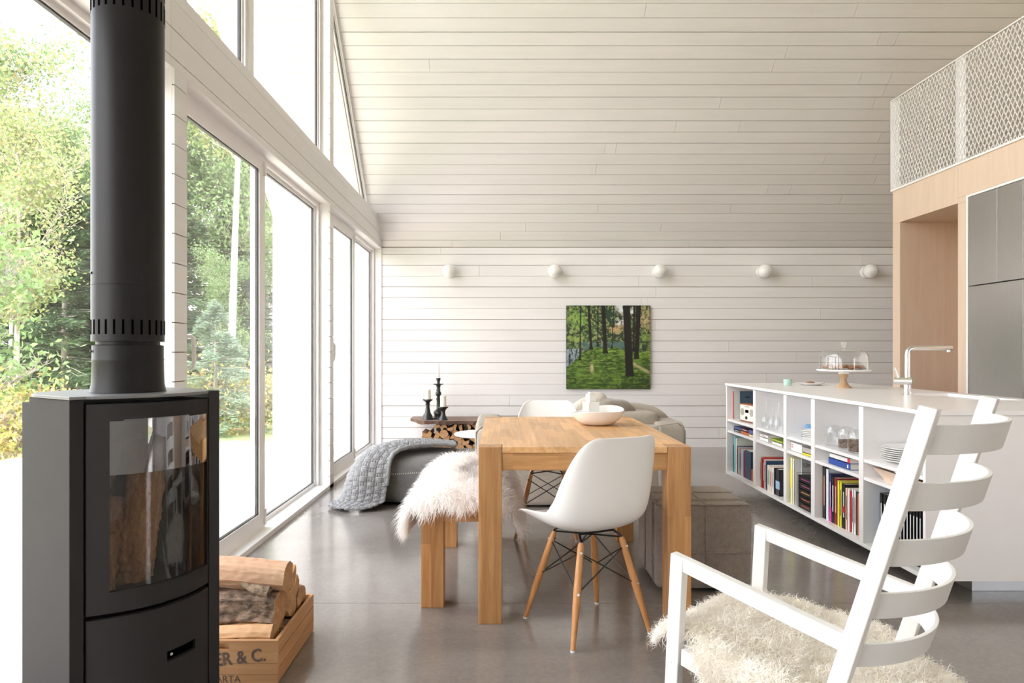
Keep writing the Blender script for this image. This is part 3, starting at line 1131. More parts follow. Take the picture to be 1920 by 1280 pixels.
# door: frame ring in four curved pieces, glass and dark upper band
zd0, zd1 = 0.475, 1.006
gx0, gx1 = 0.082, W_ - 0.036
g0, g1 = 0.528, 0.962
dm = MB()
for a in (arc_panel(0.038, W_ - 0.036, g1, zd1, 0, 0.016), arc_panel(0.038, W_ - 0.036, zd0, g0, 0, 0.016), arc_panel(0.038, gx0, g0, g1, 0, 0.016, 6), arc_panel(gx1 - 0.004, W_ - 0.036, g0, g1, 0, 0.016, 2)):
    dm.add(a.v, a.f)
door = dm.obj('door', M['stove'], stove, smooth='auto')
arc_panel(gx0 - 0.004, gx1 + 0.002, g0 - 0.005, g1 + 0.005, 0.006, 0.004).obj('door_glass', glass('stove_glass', (0.92, 0.90, 0.88), fscale=0.8), door, smooth='auto')
arc_panel(gx0 - 0.002, gx1, 0.825, g1 + 0.004, 0.0015, 0.003, b=0.057).obj('reflective_band', glass('stove_heat_mirror', (0.62, 0.60, 0.60), fscale=4.0), door, smooth='auto')
# lower drawer with the recessed pull
dr = MB()
for a in (arc_panel(0.038, W_ - 0.036, 0.03, 0.312, 0, 0.016), arc_panel(0.038, W_ - 0.036, 0.340, 0.462, 0, 0.016), arc_panel(0.038, 0.215, 0.312, 0.340, 0, 0.016, 8), arc_panel(0.305, W_ - 0.036, 0.312, 0.340, 0, 0.016, 4)):
    dr.add(a.v, a.f)
dro = dr.obj('drawer_front', M['stove'], stove, smooth='auto')
pl_ = arc_panel(0.213, 0.307, 0.309, 0.343, 0.014, 0.006, 6).obj('pull_recess', M['black'], dro)
MB().lathe([(0.0, 0), (0.004, 0), (0.004, 0.003), (0, 0.003)], 10, M=rotm(PI / 2, 0, 0, (0.233, bulge(0.233) + 0.014, 0.324))).obj('screw', M['chrome'], dro)
MB().box(0.028, 0.037, 0.012, 0.02, 0.335, 0.375).obj('hinge_pin', M['alu'], stove)


def split_log(m, L, R, seed, ang=2 * PI, start=0.0, n=14, axis_noise=0.1):
    """a round or split billet along +z from the origin; mi 0 bark, 1 end grain, 2 split face"""
    r = random.Random(seed)
    k = max(4, int(n * ang / (2 * PI)))
    prof = [(R * r.uniform(0.9, 1.08), start + ang * i / k) for i in range(k + (0 if ang > 6.2 else 1))]
    rings = 8
    vs, fs, mi = [], [], []
    full = ang > 6.2
    c = [] if full else [(0.0, 0.0)]
    for q in range(rings + 1):
        z = L * q / rings
        ox, oy = axis_noise * R * math.sin(q * 0.9 + seed), axis_noise * R * math.cos(q * 0.7 + seed * 2)
        ring = [(a[0] * math.cos(a[1]) * r.uniform(0.97, 1.03) + ox, a[0] * math.sin(a[1]) * r.uniform(0.97, 1.03) + oy, z) for a in prof]
        if not full:
            ring.append((ox + R * 0.05 * r.uniform(-1, 1), oy, z))
        vs += ring
    k2 = len(vs) // (rings + 1)
    for q in range(rings):
        for i in range(k2):
            j = (i + 1) % k2
            fs.append((q * k2 + i, q * k2 + j, (q + 1) * k2 + j, (q + 1) * k2 + i))
            mi.append(0 if full or i < k2 - 2 else 2)
    fs.append(tuple(range(k2))[::-1])
    mi.append(1)
    fs.append(tuple(range(rings * k2, (rings + 1) * k2)))
    mi.append(1)
    return vs, fs, mi


def logobj(name, mats, L, R, seed, Mx, ang=2 * PI, start=0.0, n=14, smooth=False, noise=0.1, rough=0.0):
    vs, fs, mi = split_log(None, L, R, seed, ang, start, n, noise)
    m = MB()
    m.add(vs, fs, 0, Mx)
    m.m = mi
    o = m.obj(name, mats, smooth='auto' if smooth else False)
    if rough:
        md = o.modifiers.new('sub', 'SUBSURF')
        md.subdivision_type = 'SIMPLE'
        md.levels = md.render_levels = 3
        tx = bpy.data.textures.new('bark_relief', 'MUSGRAVE' if False else 'CLOUDS')
        tx.noise_scale = 0.022
        tx.noise_depth = 3
        d = o.modifiers.new('relief', 'DISPLACE')
        d.texture = tx
        d.strength = rough
        d.mid_level = 0.55
        d.texture_coords = 'LOCAL'
    return o


M['bark_rough'] = simple('rough_pine_bark', '#85705f', 0.95, var=0.75, scale=22, bump=1.0, bscale=38, stretch=(1, 2.2, 2.2))
M['endgrain'] = simple('sawn_end_grain', '#b98f66', 0.85, var=0.15, scale=30, bump=0.3, bscale=60)
M['splitface'] = wood('split_wood_face', '#d4a674', '#a87646', 0.8, 'z', contrast=0.8)
M['peeled'] = wood('peeled_light_log', '#efc79b', '#d7a06c', 0.6, 'x', 0.5, contrast=1.0)
M['peeled_pink'] = wood('peeled_pinkish_log', '#e9c8a8', '#c08d6c', 0.65, 'x', 0.5, contrast=0.8)
M['charwood'] = wood('dry_split_wood', '#a98462', '#5a3f2c', 0.85, 'z', 0.8, contrast=0.8)


def stv(x, y, z):
    return SL0 + E * x + NB * y + Vector((0, 0, z))


log_specs = [((0.195, 0.085, zf0 + 0.002), 0.40, 0.052, 3, 0.05, -0.02, 'upright split log in the middle of the stove', 3.6),
             ((0.125, 0.215, zf0 + 0.002), 0.37, 0.045, 8, 0.09, 0.0, 'shadowed upright log behind the middle log in the stove', 3.9),
             ((0.085, 0.05, zf0 + 0.002), 0.24, 0.045, 12, -0.02, 0.35, 'short split log leaning at the left edge of the stove glass', 3.4)]
for (p, L_, R_, sd, tx, ty, lab, ang) in log_specs:
    q = stv(*p)
    o = logobj('firewood_log', [M['charwood'], M['charwood'], M['charwood']], L_, R_, sd, rotm(tx, ty, SR + 0.9, (0, 0, 0)), ang, 2.2, 16, noise=0.16, rough=0.02)
    o.location = q
    tag(o, lab, 'log', 'logs inside the stove')
    o.location.z += 0.012

# ------------------------------------------------------------------ flue pipe
PC = Vector((-1.0445, 1.918, 0))
pipe = thing('flue_pipe', 'tall black flue pipe rising from the wood stove to the ceiling', 'stovepipe', (PC.x, PC.y, 1.028))
zb = 1.028
MB().lathe([(0.096, 0), (0.095, 0.004), (0.0915, 0.02), (0.0905, 0.04), (0.0895, 0.085), (0.0905, 0.088), (0.0895, 0.091), (0.0895, 0.128), (0.080, 0.130), (0.080, 0.139)], 64).obj('collar', M['pipe'], pipe, smooth='auto')
MB().lathe([(0.080, 0.139), (0.0918, 0.139), (0.0918, 0.292), (0.0912, 0.2925), (0.0918, 0.293), (0.0918, 1.104), (0.0905, 1.105), (0.0905, 1.110), (0.0925, 1.111), (0.0925, 4.255)], 64).obj('outer_sleeve', M['pipe'], pipe, smooth='auto')
sl = None
for (zc, hh) in ((0.178, 0.040), (1.066, 0.052)):
    for i in range(26):
        a = 2 * PI * i / 26
        if sl is None:
            sl = MB().prism([(-0.0028, -0.5), (0.0028, -0.5), (0.0028, 0.5), (-0.0028, 0.5)], lambda p, q, t: (t, p, q * 0.04), 0.0905, 0.0926).obj('vent_slot', M['black'], pipe)
            o = sl
        else:
            o = sl.copy()
            COL.objects.link(o)
        o.location = (0, 0, zc)
        o.rotation_euler = (0, 0, a)
        o.scale = (1, 1, hh / 0.04)
for (a, z) in ((-2.35, 0.325), (-0.75, 0.31), (-2.4, 0.112), (-1.05, 0.095)):
    MB().lathe([(0.0, 0), (0.004, 0), (0.003, 0.004), (0, 0.004)], 8, M=rotm(0, PI / 2, a, (0.0905 * math.cos(a), 0.0905 * math.sin(a), z))).obj('screw', M['pipe'], pipe)

# ------------------------------------------------------------------ firewood crate
cr_ = thing('wooden_crate', 'low pine crate with stencilled lettering holding firewood beside the stove', 'crate', (-1.05, 2.56, 0))
M['pine'] = wood('pine_crate_board', '#d9ad80', '#bd8858', 0.7, 'x', 0.8, contrast=0.8, rnd=0.1)
M['pine_y'] = wood('pine_crate_side_board', '#c99c70', '#a97a4e', 0.7, 'y', 0.8, contrast=0.8, rnd=0.12)
cx0, cx1, cy0, cy1 = -1.34, -0.762, 2.336, 2.788
zz = [0.004, 0.035, 0.074, 0.152]
for i in range(3):
    a, b = zz[i], zz[i + 1] - 0.0015
    if i == 2:
        m = MB().box(cx0, -0.985, cy0, cy0 + 0.012, a, b).box(-0.928, cx1, cy0, cy0 + 0.012, a, b).box(-0.985, -0.928, cy0, cy0 + 0.012, a, 0.118).box(-0.985, -0.928, cy0, cy0 + 0.012, 0.141, b)
        m.obj('front_board', M['pine'], cr_, world=True)
    else:
        MB().box(cx0, cx1, cy0, cy0 + 0.012, a, b).obj('front_board', M['pine'], cr_, world=True)
    MB().box(cx0, cx1, cy1 - 0.012, cy1, a, b).obj('back_board', M['pine'], cr_, world=True)
for i, (a, b) in enumerate(((0.004, 0.052), (0.054, 0.102), (0.104, 0.152))):
    MB().box(cx1 - 0.012, cx1, cy0 + 0.0125, cy1 - 0.0125, a, b - 0.001).obj('side_board', M['pine_y'], cr_, world=True)
    MB().box(cx0, cx0 + 0.012, cy0 + 0.0125, cy1 - 0.0125, a, b - 0.001).obj('side_board', M['pine_y'], cr_, world=True)
MB().box(cx0 + 0.013, cx1 - 0.013, cy0 + 0.013, cy1 - 0.013, 0.004, 0.014).obj('bottom_board', M['pine'], cr_, world=True)


def text(body, size, mat, Mx, parent=None, name='lettering', depth=0.0006, sx=1.0, bold=0.0):
    cu = bpy.data.curves.new(name, 'FONT')
    cu.body = body
    cu.size = size
    cu.extrude = depth
    cu.offset = bold
    cu.resolution_u = 3
    to = bpy.data.objects.new(name, cu)
    COL.objects.link(to)
    bpy.context.view_layer.update()
    dg = bpy.context.evaluated_depsgraph_get()
    me = bpy.data.meshes.new_from_object(to.evaluated_get(dg))
    bpy.data.objects.remove(to)
    me.transform(Mx @ Matrix.Diagonal((sx, 1, 1, 1)))
    if parent is not None:
        Mi = (Matrix.Translation(parent.location) @ parent.rotation_euler.to_matrix().to_4x4()).inverted()
        me.transform(Mi)
    me.materials.clear()
    me.materials.append(mat)
    o = bpy.data.objects.new(name, me)
    COL.objects.link(o)
    o.parent = parent
    return o


M['ink'] = simple('brown_black_stencil_ink', (0.15, 0.105, 0.08), 0.8, var=0.3, scale=60)
text('ER & C.', 0.062, M['ink'], rotm(PI / 2, -0.11, 0, (-0.978, cy0 - 0.0004, 0.063)), cr_, sx=0.9, bold=0.0012)
text('ARTA', 0.034, M['ink'], rotm(PI / 2, 0, 0, (-0.975, cy0 - 0.0004, 0.008)), cr_, sx=1.0)

# logs in the crate, all lying along X
bark3 = [M['bark_rough'], M['endgrain'], M['splitface']]
LX = [  # (right end x, y, z, R, L, mats, label, ang, start, tilt)
    (-0.775, 2.50, 0.320, 0.056, 0.52, [M['peeled_pink'], M['endgrain'], M['peeled_pink']], 'pinkish peeled log on top of the firewood pile, with a knot stub', 2 * PI, 0, 0.09),
    (-0.80, 2.475, 0.205, 0.074, 0.50, bark3, 'thick dark-barked round log in the middle of the crate pile', 2 * PI, 0, 0.0),
    (-0.795, 2.405, 0.132, 0.050, 0.50, [M['peeled'], M['endgrain'], M['peeled']], 'smooth light log with a knot along the crate front', 2 * PI, 0, 0.0),
    (-0.79, 2.615, 0.205, 0.078, 0.50, [M['splitface'], M['endgrain'], M['splitface']], 'split log behind the thick barked log in the crate', 3.6, 0.6, 0.0),
    (-0.785, 2.70, 0.15, 0.062, 0.50, bark3, 'split log at the back of the crate pile', 3.9, 4.6, 0.0),
    (-0.782, 2.565, 0.300, 0.050, 0.50, [M['splitface'], M['endgrain'], M['splitface']], 'split log lying behind the topmost pinkish log', 3.4, 1.0, 0.0),
    (-0.79, 2.53, 0.085, 0.060, 0.50, bark3, 'bark log at the bottom of the crate behind the smooth one', 2 * PI, 0, 0.0),
    (-0.79, 2.67, 0.075, 0.055, 0.50, bark3, 'split log at the bottom back of the crate', 4.0, 2, 0.0),
]
for i, (x, y, z, R, L_, mats, lab, ang, st, tilt) in enumerate(LX):
    Mx = Matrix.Rotation(-PI / 2, 4, 'Y') @ Matrix.Rotation(tilt * 0, 4, 'X')
    o = logobj('firewood_log', mats, L_, R, 30 + i, Mx, ang, st, 22, smooth=(ang > 6), noise=0.06, rough=(0.014 if mats[0] is M['bark_rough'] else 0.006))
    o.location = (x, y, z)
    o.rotation_euler = (0, tilt * 0.6, 0)
    tag(o, lab, 'log', 'firewood in the crate')
    if i == 0:
        MB().tube([(-0.16, -0.030, -0.020), (-0.10, -0.046, -0.038), (-0.05, -0.052, -0.044)], [0.014, 0.021, 0.021], 12).obj('knot_stub', [simple('grey_brown_bark_stub', '#a58f78', 0.9, var=0.4, scale=50, bump=0.8, bscale=80)], o)
        MB().tube([(-0.0502, -0.052, -0.044), (-0.046, -0.0525, -0.0445)], [0.0205, 0.017], 12).obj('stub_end', M['bark_rough'], o)
    if i == 2:
        MB().lathe([(0.0, 0.004), (0.008, 0.003), (0.014, 0.0), (0.010, -0.002)], 10, M=rotm(PI / 2, 0, 0, (-0.12, -R * 0.98, 0.01))).obj('knot', M['bark_rough'], o)

# ------------------------------------------------------------------ dining table, bench
TX0, TX1, TY0, TY1, TZ = -0.091, 0.798, 2.853, 4.19, 0.74
table = thing('dining_table', 'solid oak dining table with thick square corner legs', 'table', ((TX0 + TX1) / 2, (TY0 + TY1) / 2, 0))


def wbox(name, mat, par, x0, x1, y0, y1, z0, z1, bev=0.002):
    return MB().box(x0, x1, y0, y1, z0, z1).obj(name, mat, par, world=True, bevel=bev)


lw = 0.098
m = MB()
poly = [(TX0 + lw + .002, TY0), (TX1 - lw - .002, TY0), (TX1 - lw - .002, TY0 + lw + .002), (TX1, TY0 + lw + .002), (TX1, TY1 - lw - .002), (TX1 - lw - .002, TY1 - lw - .002), (TX1 - lw - .002, TY1),
        (TX0 + lw + .002, TY1), (TX0 + lw + .002, TY1 - lw - .002), (TX0, TY1 - lw - .002), (TX0, TY0 + lw + .002), (TX0 + lw + .002, TY0 + lw + .002)]
m.prism(poly, lambda p, q, t: (p, q, t), TZ - 0.024, TZ)
m.obj('tabletop', M['oak'], table, world=True, bevel=0.0012)
for (a, b) in ((TX0, TY0), (TX1 - lw, TY0), (TX0, TY1 - lw), (TX1 - lw, TY1 - lw)):
    wbox('leg', M['oak_z'], table, a, a + lw, b, b + lw, 0, TZ)
wbox('apron', M['oak_x'], table, TX0 + lw, TX1 - lw, TY0 + 0.006, TY0 + 0.03, TZ - 0.098, TZ - 0.0245)
wbox('apron', M['oak_x'], table, TX0 + lw, TX1 - lw, TY1 - 0.03, TY1 - 0.006, TZ - 0.098, TZ - 0.0245)
wbox('apron', M['oak'], table, TX0 + 0.006, TX0 + 0.03, TY0 + lw, TY1 - lw, TZ - 0.098, TZ - 0.0245)
wbox('apron', M['oak'], table, TX1 - 0.03, TX1 - 0.006, TY0 + lw, TY1 - lw, TZ - 0.098, TZ - 0.0245)

BX0, BX1, BY0, BY1, BZ = -0.353, 0.005, 3.037, 4.07, 0.453
bench = thing('bench', 'low oak bench beside the dining table, draped with a white sheepskin', 'bench', ((BX0 + BX1) / 2, (BY0 + BY1) / 2, 0))
bw = 0.1
for (a, b) in ((BX0, BY0), (BX1 - bw, BY0), (BX0, BY1 - bw), (BX1 - bw, BY1 - bw)):
    wbox('leg', M['oak_z'], bench, a, a + bw, b, b + bw, 0, BZ)
poly = [(BX0 + bw + .002, BY0), (BX1 - bw - .002, BY0), (BX1 - bw - .002, BY0 + bw + .002), (BX1, BY0 + bw + .002), (BX1, BY1 - bw - .002), (BX1 - bw - .002, BY1 - bw - .002), (BX1 - bw - .002, BY1),
        (BX0 + bw + .002, BY1), (BX0 + bw + .002, BY1 - bw - .002), (BX0, BY1 - bw - .002), (BX0, BY0 + bw + .002), (BX0 + bw + .002, BY0 + bw + .002)]
MB().prism(poly, lambda p, q, t: (p, q, t), BZ - 0.028, BZ).obj('seat', M['oak'], bench, world=True, bevel=0.0012)
wbox('apron', M['oak_x'], bench, BX0 + bw, BX1 - bw, BY0 + 0.006, BY0 + 0.03, BZ - 0.072, BZ - 0.0285)
wbox('apron', M['oak_x'], bench, BX0 + bw, BX1 - bw, BY1 - 0.03, BY1 - 0.006, BZ - 0.072, BZ - 0.0285)
wbox('apron', M['oak'], bench, BX0 + 0.006, BX0 + 0.03, BY0 + bw, BY1 - bw, BZ - 0.072, BZ - 0.0285)
wbox('apron', M['oak'], bench, BX1 - 0.03, BX1 - 0.006, BY0 + bw, BY1 - bw, BZ - 0.072, BZ - 0.0285)


# ------------------------------------------------------------------ fleeces
def catgrid(rows, nu, nv):
    """smooth surface through a net of control points rows[v][u]"""
    R_ = np.array(rows, dtype=float)

    def cat(P_, t):
        n = P_.shape[0]
        x = t * (n - 1)
        i = np.clip(np.floor(x).astype(int), 0, n - 2)
        f = (x - i)[:, None, None]
        g = lambda k: P_[np.clip(i + k, 0, n - 1)]
        p0, p1, p2, p3 = g(-1), g(0), g(1), g(2)
        return 0.5 * ((2 * p1) + (-p0 + p2) * f + (2 * p0 - 5 * p1 + 4 * p2 - p3) * f ** 2 + (-p0 + 3 * p1 - 3 * p2 + p3) * f ** 3)
    A = cat(R_, np.linspace(0, 1, nv + 1))
    B = cat(np.swapaxes(A, 0, 1), np.linspace(0, 1, nu + 1))
    return np.swapaxes(B, 0, 1)      # [nv+1, nu+1, 3]


def grid_mesh(name, G, mat, parent, th=0.0, smooth=True):
    nv, nu = G.shape[0] - 1, G.shape[1] - 1
    V = G.reshape(-1, 3)
    i, j = np.meshgrid(np.arange(nu), np.arange(nv))
    a = (j * (nu + 1) + i).ravel()
    F = np.stack([a, a + 1, a + nu + 2, a + nu + 1], -1)
    if parent is not None:
        Mi = np.array((Matrix.Translation(parent.location) @ parent.rotation_euler.to_matrix().to_4x4()).inverted())
        V = V @ Mi[:3, :3].T + Mi[:3, 3]
    o = np_mesh(name, V, F, mat, parent, smooth=smooth)
    if th:
        md = o.modifiers.new('solid', 'SOLIDIFY')
        md.thickness = th
        md.offset = -1
    return o


def normals(G):
    du = np.gradient(G, axis=1)
    dv = np.gradient(G, axis=0)
    n = np.cross(du, dv)
    return n / (np.linalg.norm(n, axis=-1, keepdims=True) + 1e-9)


def fur(name, G, mat, parent, n, length, width, curl, grav, droop_dir=None, grey=None, seed=1, clump=0.0, lift=0.42):
    """real strands: thin bent ribbons grown from the hide"""
    g = np.random.default_rng(seed)
    Nn = normals(G)
    nv, nu = G.shape[0] - 1, G.shape[1] - 1
    # area weighted
    d1 = G[1:, 1:] - G[:-1, :-1]
    d2 = G[1:, :-1] - G[:-1, 1:]
    ar = np.linalg.norm(np.cross(d1, d2), axis=-1).ravel()
    cell = g.choice(len(ar), n, p=ar / ar.sum())
    cj, ci = cell // nu, cell % nu
    fu, fv = g.random(n)[:, None], g.random(n)[:, None]
    P_ = (G[cj, ci] * (1 - fu) * (1 - fv) + G[cj, ci + 1] * fu * (1 - fv) + G[cj + 1, ci] * (1 - fu) * fv + G[cj + 1, ci + 1] * fu * fv)
    D = Nn[cj, ci]
    edge = np.minimum(np.minimum(ci, nu - 1 - ci) / nu, np.minimum(cj, nv - 1 - cj) / nv)
    # outward direction at the rim
    cen = G.mean(axis=(0, 1))
    outw = P_ - cen
    outw /= (np.linalg.norm(outw, axis=1, keepdims=True) + 1e-9)
    N0 = D.copy()
    ph = P_ * 38
    T_ = np.stack([np.sin(ph[:, 0] + 2 * np.sin(ph[:, 1] * .7) + ph[:, 2]), np.sin(ph[:, 1] * 1.1 + 1.7 * np.sin(ph[:, 0] * .6 + ph[:, 2])), np.sin(ph[:, 2] * 1.3 + ph[:, 0])], -1) * clump
    T_ = T_ + g.normal(size=(n, 3)) * 0.55
    T_[:, 2] -= 0.35
    T_ -= N0 * np.sum(T_ * N0, axis=1, keepdims=True)
    rim = np.clip(1.0 - edge * 8, 0, 1)[:, None]
    D = N0 * (lift * (1 - 0.5 * rim)) + T_ * (1 - 0.6 * rim) + outw * rim * 1.0
    D /= np.linalg.norm(D, axis=1, keepdims=True)
    Ls = length * g.uniform(0.55, 1.15, n)[:, None]
    side = np.cross(D, N0)
    side /= (np.linalg.norm(side, axis=1, keepdims=True) + 1e-9)
    bend = np.cross(side, D)
    pts = []
    S_ = 5
    ph0 = g.random(n)[:, None] * 6.28
    for k in range(S_ + 1):
        t = k / S_
        p = P_ + D * Ls * t + (side * np.sin(ph0 + t * 5.5) + bend * np.abs(np.cos(ph0 + t * 5.5)) * 0.8) * curl * t * Ls
        p[:, 2] -= (grav * t * t * Ls[:, 0])
        pts.append(p)
    Vs = []
    for k in range(S_):
        wk = width * (1 - 0.75 * k / S_)
        Vs += [pts[k] - side * wk / 2, pts[k] + side * wk / 2]
    Vs.append(pts[S_])
    V = np.stack(Vs, 1)                # n, 2*S+1, 3
    kk = V.shape[1]
    F = []
    base = np.arange(n)[:, None] * kk
    for k in range(S_ - 1):
        a = 2 * k
        F.append(base + np.array([[a, a + 1, a + 3]]))
        F.append(base + np.array([[a, a + 3, a + 2]]))
    a = 2 * (S_ - 1)
    F.append(base + np.array([[a, a + 1, a + 2]]))
    F = np.concatenate(F)
    V = V.reshape(-1, 3)
    attr = None
    if grey is not None:
        gv = grey(P_)
        attr = np.repeat(gv, kk)
        attr = np.stack([attr, attr, attr, np.ones_like(attr)], -1)
    if parent is not None:
        Mi = np.array((Matrix.Translation(parent.location) @ parent.rotation_euler.to_matrix().to_4x4()).inverted())
        V = V @ Mi[:3, :3].T + Mi[:3, 3]
    o = np_mesh(name, V, F, mat, parent, attr=attr)
    o['kind'] = 'stuff'
    return o


# white sheepskin over the bench
skin = thing('sheepskin', 'long-haired white sheepskin with a grey patch draped over the bench', 'sheepskin', (-0.17, 3.5, BZ))
rows = []
ys_ = [3.030, 3.07, 3.22, 3.45, 3.65, 3.85, 4.0, 4.04]
for i, y in enumerate(ys_):
    e_ = math.sin(PI * (i + 0.25) / (len(ys_) - 0.5)) ** 0.4
    up = 0.03 + 0.035 * e_ * (y - 3.1)
    zt = BZ + (up if i > 0 else -0.01)
    lo = BZ - 0.11 * e_
    rows.append([(BX0 - 0.045, y, lo + 0.03 * math.sin(i * 2)), (BX0 - 0.05, y, BZ - 0.02), (BX0 + 0.03, y, zt + 0.005), (-0.24, y, zt + 0.02), (-0.13, y, zt + 0.022), (-0.03, y, zt + 0.01), (BX1 + 0.035, y, BZ - 0.005), (BX1 + 0.05, y, BZ - 0.10 * e_), (BX1 + 0.05, y, lo - 0.01 * e_)])
G = catgrid(rows, 48, 40)
grid_mesh('hide', G, M['fur_white'], skin)


def greyf(P_):
    d = np.hypot((P_[:, 0] + 0.155 + 0.03 * np.sin(P_[:, 1] * 20)) / 0.055, (P_[:, 1] - 3.55) / 0.33)
    d2 = np.hypot((P_[:, 0] + 0.09) / 0.06, (P_[:, 1] - 3.95) / 0.12)
    return np.clip(1.1 - np.minimum(d, d2), 0, 1) * 0.75


fur('fleece', G, M['fur_white'], skin, 70000, 0.085, 0.0030, 0.12, 0.6, grey=greyf, seed=4, clump=0.55)
# ------------------------------------------------------------------ shell chairs
def shell_chair(label, loc, rz):
    c = thing('shell_chair', label, 'chair', loc, rz, 'white shell chairs at the dining table')
    prof = [(0.225, 0.430), (0.215, 0.441), (0.17, 0.443), (0.10, 0.432), (0.02, 0.422), (-0.07, 0.420), (-0.14, 0.436), (-0.185, 0.475), (-0.208, 0.54), (-0.225, 0.62), (-0.243, 0.70), (-0.258, 0.765), (-0.268, 0.80), (-0.272, 0.812)]
    hw = [0.17, 0.20, 0.218, 0.228, 0.232, 0.233, 0.232, 0.230, 0.224, 0.214, 0.196, 0.174, 0.146, 0.118]
    cup = [0.008, 0.012, 0.030, 0.055, 0.075, 0.090, 0.105, 0.110, 0.095, 0.078, 0.058, 0.036, 0.018, 0.01]
    n = len(prof)
    nu = 16
    rows = []
    for i in range(n):
        p0, p1 = Vector(prof[max(i - 1, 0)]), Vector(prof[min(i + 1, n - 1)])
        t = (p1 - p0).normalized()
        nr = Vector((t.y, -t.x))          # towards the sitter
        if nr.y < 0 and i < 5:
            nr = -nr
        if i >= 5 and nr.x < 0:
            nr = -nr
        row = []
        for j in range(nu + 1):
            u = -1 + 2 * j / nu
            k = cup[i] * abs(u) ** 2.6
            row.append((hw[i] * math.sin(u * PI / 2 * 0.86) / math.sin(PI / 2 * 0.86), prof[i][0] + nr.x * k, prof[i][1] + nr.y * k))
        rows.append(row)
    G = catgrid(rows, 32, 52)
    Mi = np.array(Matrix.Translation(c.location) @ c.rotation_euler.to_matrix().to_4x4())
    Gw = G @ Mi[:3, :3].T + Mi[:3, 3]
    o = grid_mesh('shell', Gw, M['plastic'], c)
    md = o.modifiers.new('solid', 'SOLIDIFY')
    md.thickness = 0.0065
    md.offset = 0
    md2 = o.modifiers.new('bev', 'BEVEL')
    md2.width = 0.002
    md2.segments = 2
    md2.limit_method = 'ANGLE'
    md2.angle_limit = math.radians(50)
    tops, feet = {}, {}
    for sx in (-1, 1):
        for sy in (-1, 1):
            tp, ft = Vector((sx * 0.098, sy * 0.10 - 0.01, 0.385)), Vector((sx * 0.185, sy * 0.185 - 0.0, 0.006))
            tops[sx, sy], feet[sx, sy] = tp, ft
            pts = [tp.lerp(ft, t) for t in (0, 0.03, 0.2, 0.45, 0.6, 0.85, 1.0)]
            lg = MB().tube(pts, [0.008, 0.0125, 0.0135, 0.0155, 0.0145, 0.011, 0.0095], 12).obj('leg', M['beech'], c, smooth='auto')
            MB().lathe([(0.010, -0.006), (0.0105, 0.001), (0.0, 0.001)], 10, M=Matrix.Translation(ft)).obj('foot_glide', M['ceramic'], lg)
            for t in (0.10, 0.49):
                q = tp.lerp(ft, t)
                d = Vector((sx * 0.3, sy * 1.0, 0.2)).normalized()
                MB().tube([q + d * 0.012, q + d * 0.0165], 0.0055, 10).obj('bolt', M['chrome'], lg, smooth='auto')
    # black crossed rods on all four sides, bracket plates and the ring under the shell
    w_ = MB()
    ks = [(-1, -1), (1, -1), (1, 1), (-1, 1)]
    for i in range(4):
        a, b = ks[i], ks[(i + 1) % 4]
        for (p, q) in ((a, b), (b, a)):
            w_.tube([tops[p].lerp(feet[p], 0.10), tops[q].lerp(feet[q], 0.49)], 0.0028, 6)
    w_.obj('cross_rods', M['wire'], c, smooth='auto')
    b_ = MB()
    for k in ks:
        b_.tube([tops[k] + Vector((0, 0, -0.035)), tops[k] + Vector((0, 0, 0.004)), Vector((k[0] * 0.082, k[1] * 0.075, 0.408))], 0.005, 6)
    b_.tube([Vector((-0.082, -0.075, 0.408)), Vector((0.082, -0.075, 0.408))], 0.005, 6)
    b_.tube([Vector((-0.082, 0.075, 0.408)), Vector((0.082, 0.075, 0.408))], 0.005, 6)
    b_.tube([tops[-1, -1], tops[1, 1]], 0.004, 6)
    b_.tube([tops[1, -1], tops[-1, 1]], 0.004, 6)
    b_.obj('bracket', M['wire'], c, smooth='auto')
    return c


shell_chair('white shell chair with wooden dowel legs at the near end of the table', (0.356, 2.838, 0), math.radians(27))
shell_chair('white moulded shell chair with wooden dowel legs, behind the far end of the table', (0.295, 4.30, 0), math.radians(180 - 6))

# ------------------------------------------------------------------ rocking chair
RZ = math.atan2(0.665, 0.747)
RU, RF = 2.1085, 0.95
rk = thing('rocking_chair', 'white painted wooden rocking chair with curved ladder back, nearest the camera', 'chair',
           (0.747 * RU - 0.665 * RF, 0.665 * RU + 0.747 * RF, 0), RZ)
M['rpaint'] = simple('white_painted_pine', (0.84, 0.835, 0.82), 0.42, var=0.01, bump=0.10, bscale=25, stretch=(3, 3, 0.6))


def rx(u0, u1, bot, top, name, bev=0.003):
    """post: bot/top = (f0,f1,z) quads"""
    a, b = u0 - RU, u1 - RU
    B = [(a, bot[0][0] - RF, bot[0][1]), (b, bot[0][0] - RF, bot[0][1]), (b, bot[1][0] - RF, bot[1][1]), (a, bot[1][0] - RF, bot[1][1])]
    T_ = [(a, top[0][0] - RF, top[0][1]), (b, top[0][0] - RF, top[0][1]), (b, top[1][0] - RF, top[1][1]), (a, top[1][0] - RF, top[1][1])]
    return MB().hexa(B, T_).obj(name, M['rpaint'], rk, bevel=bev)


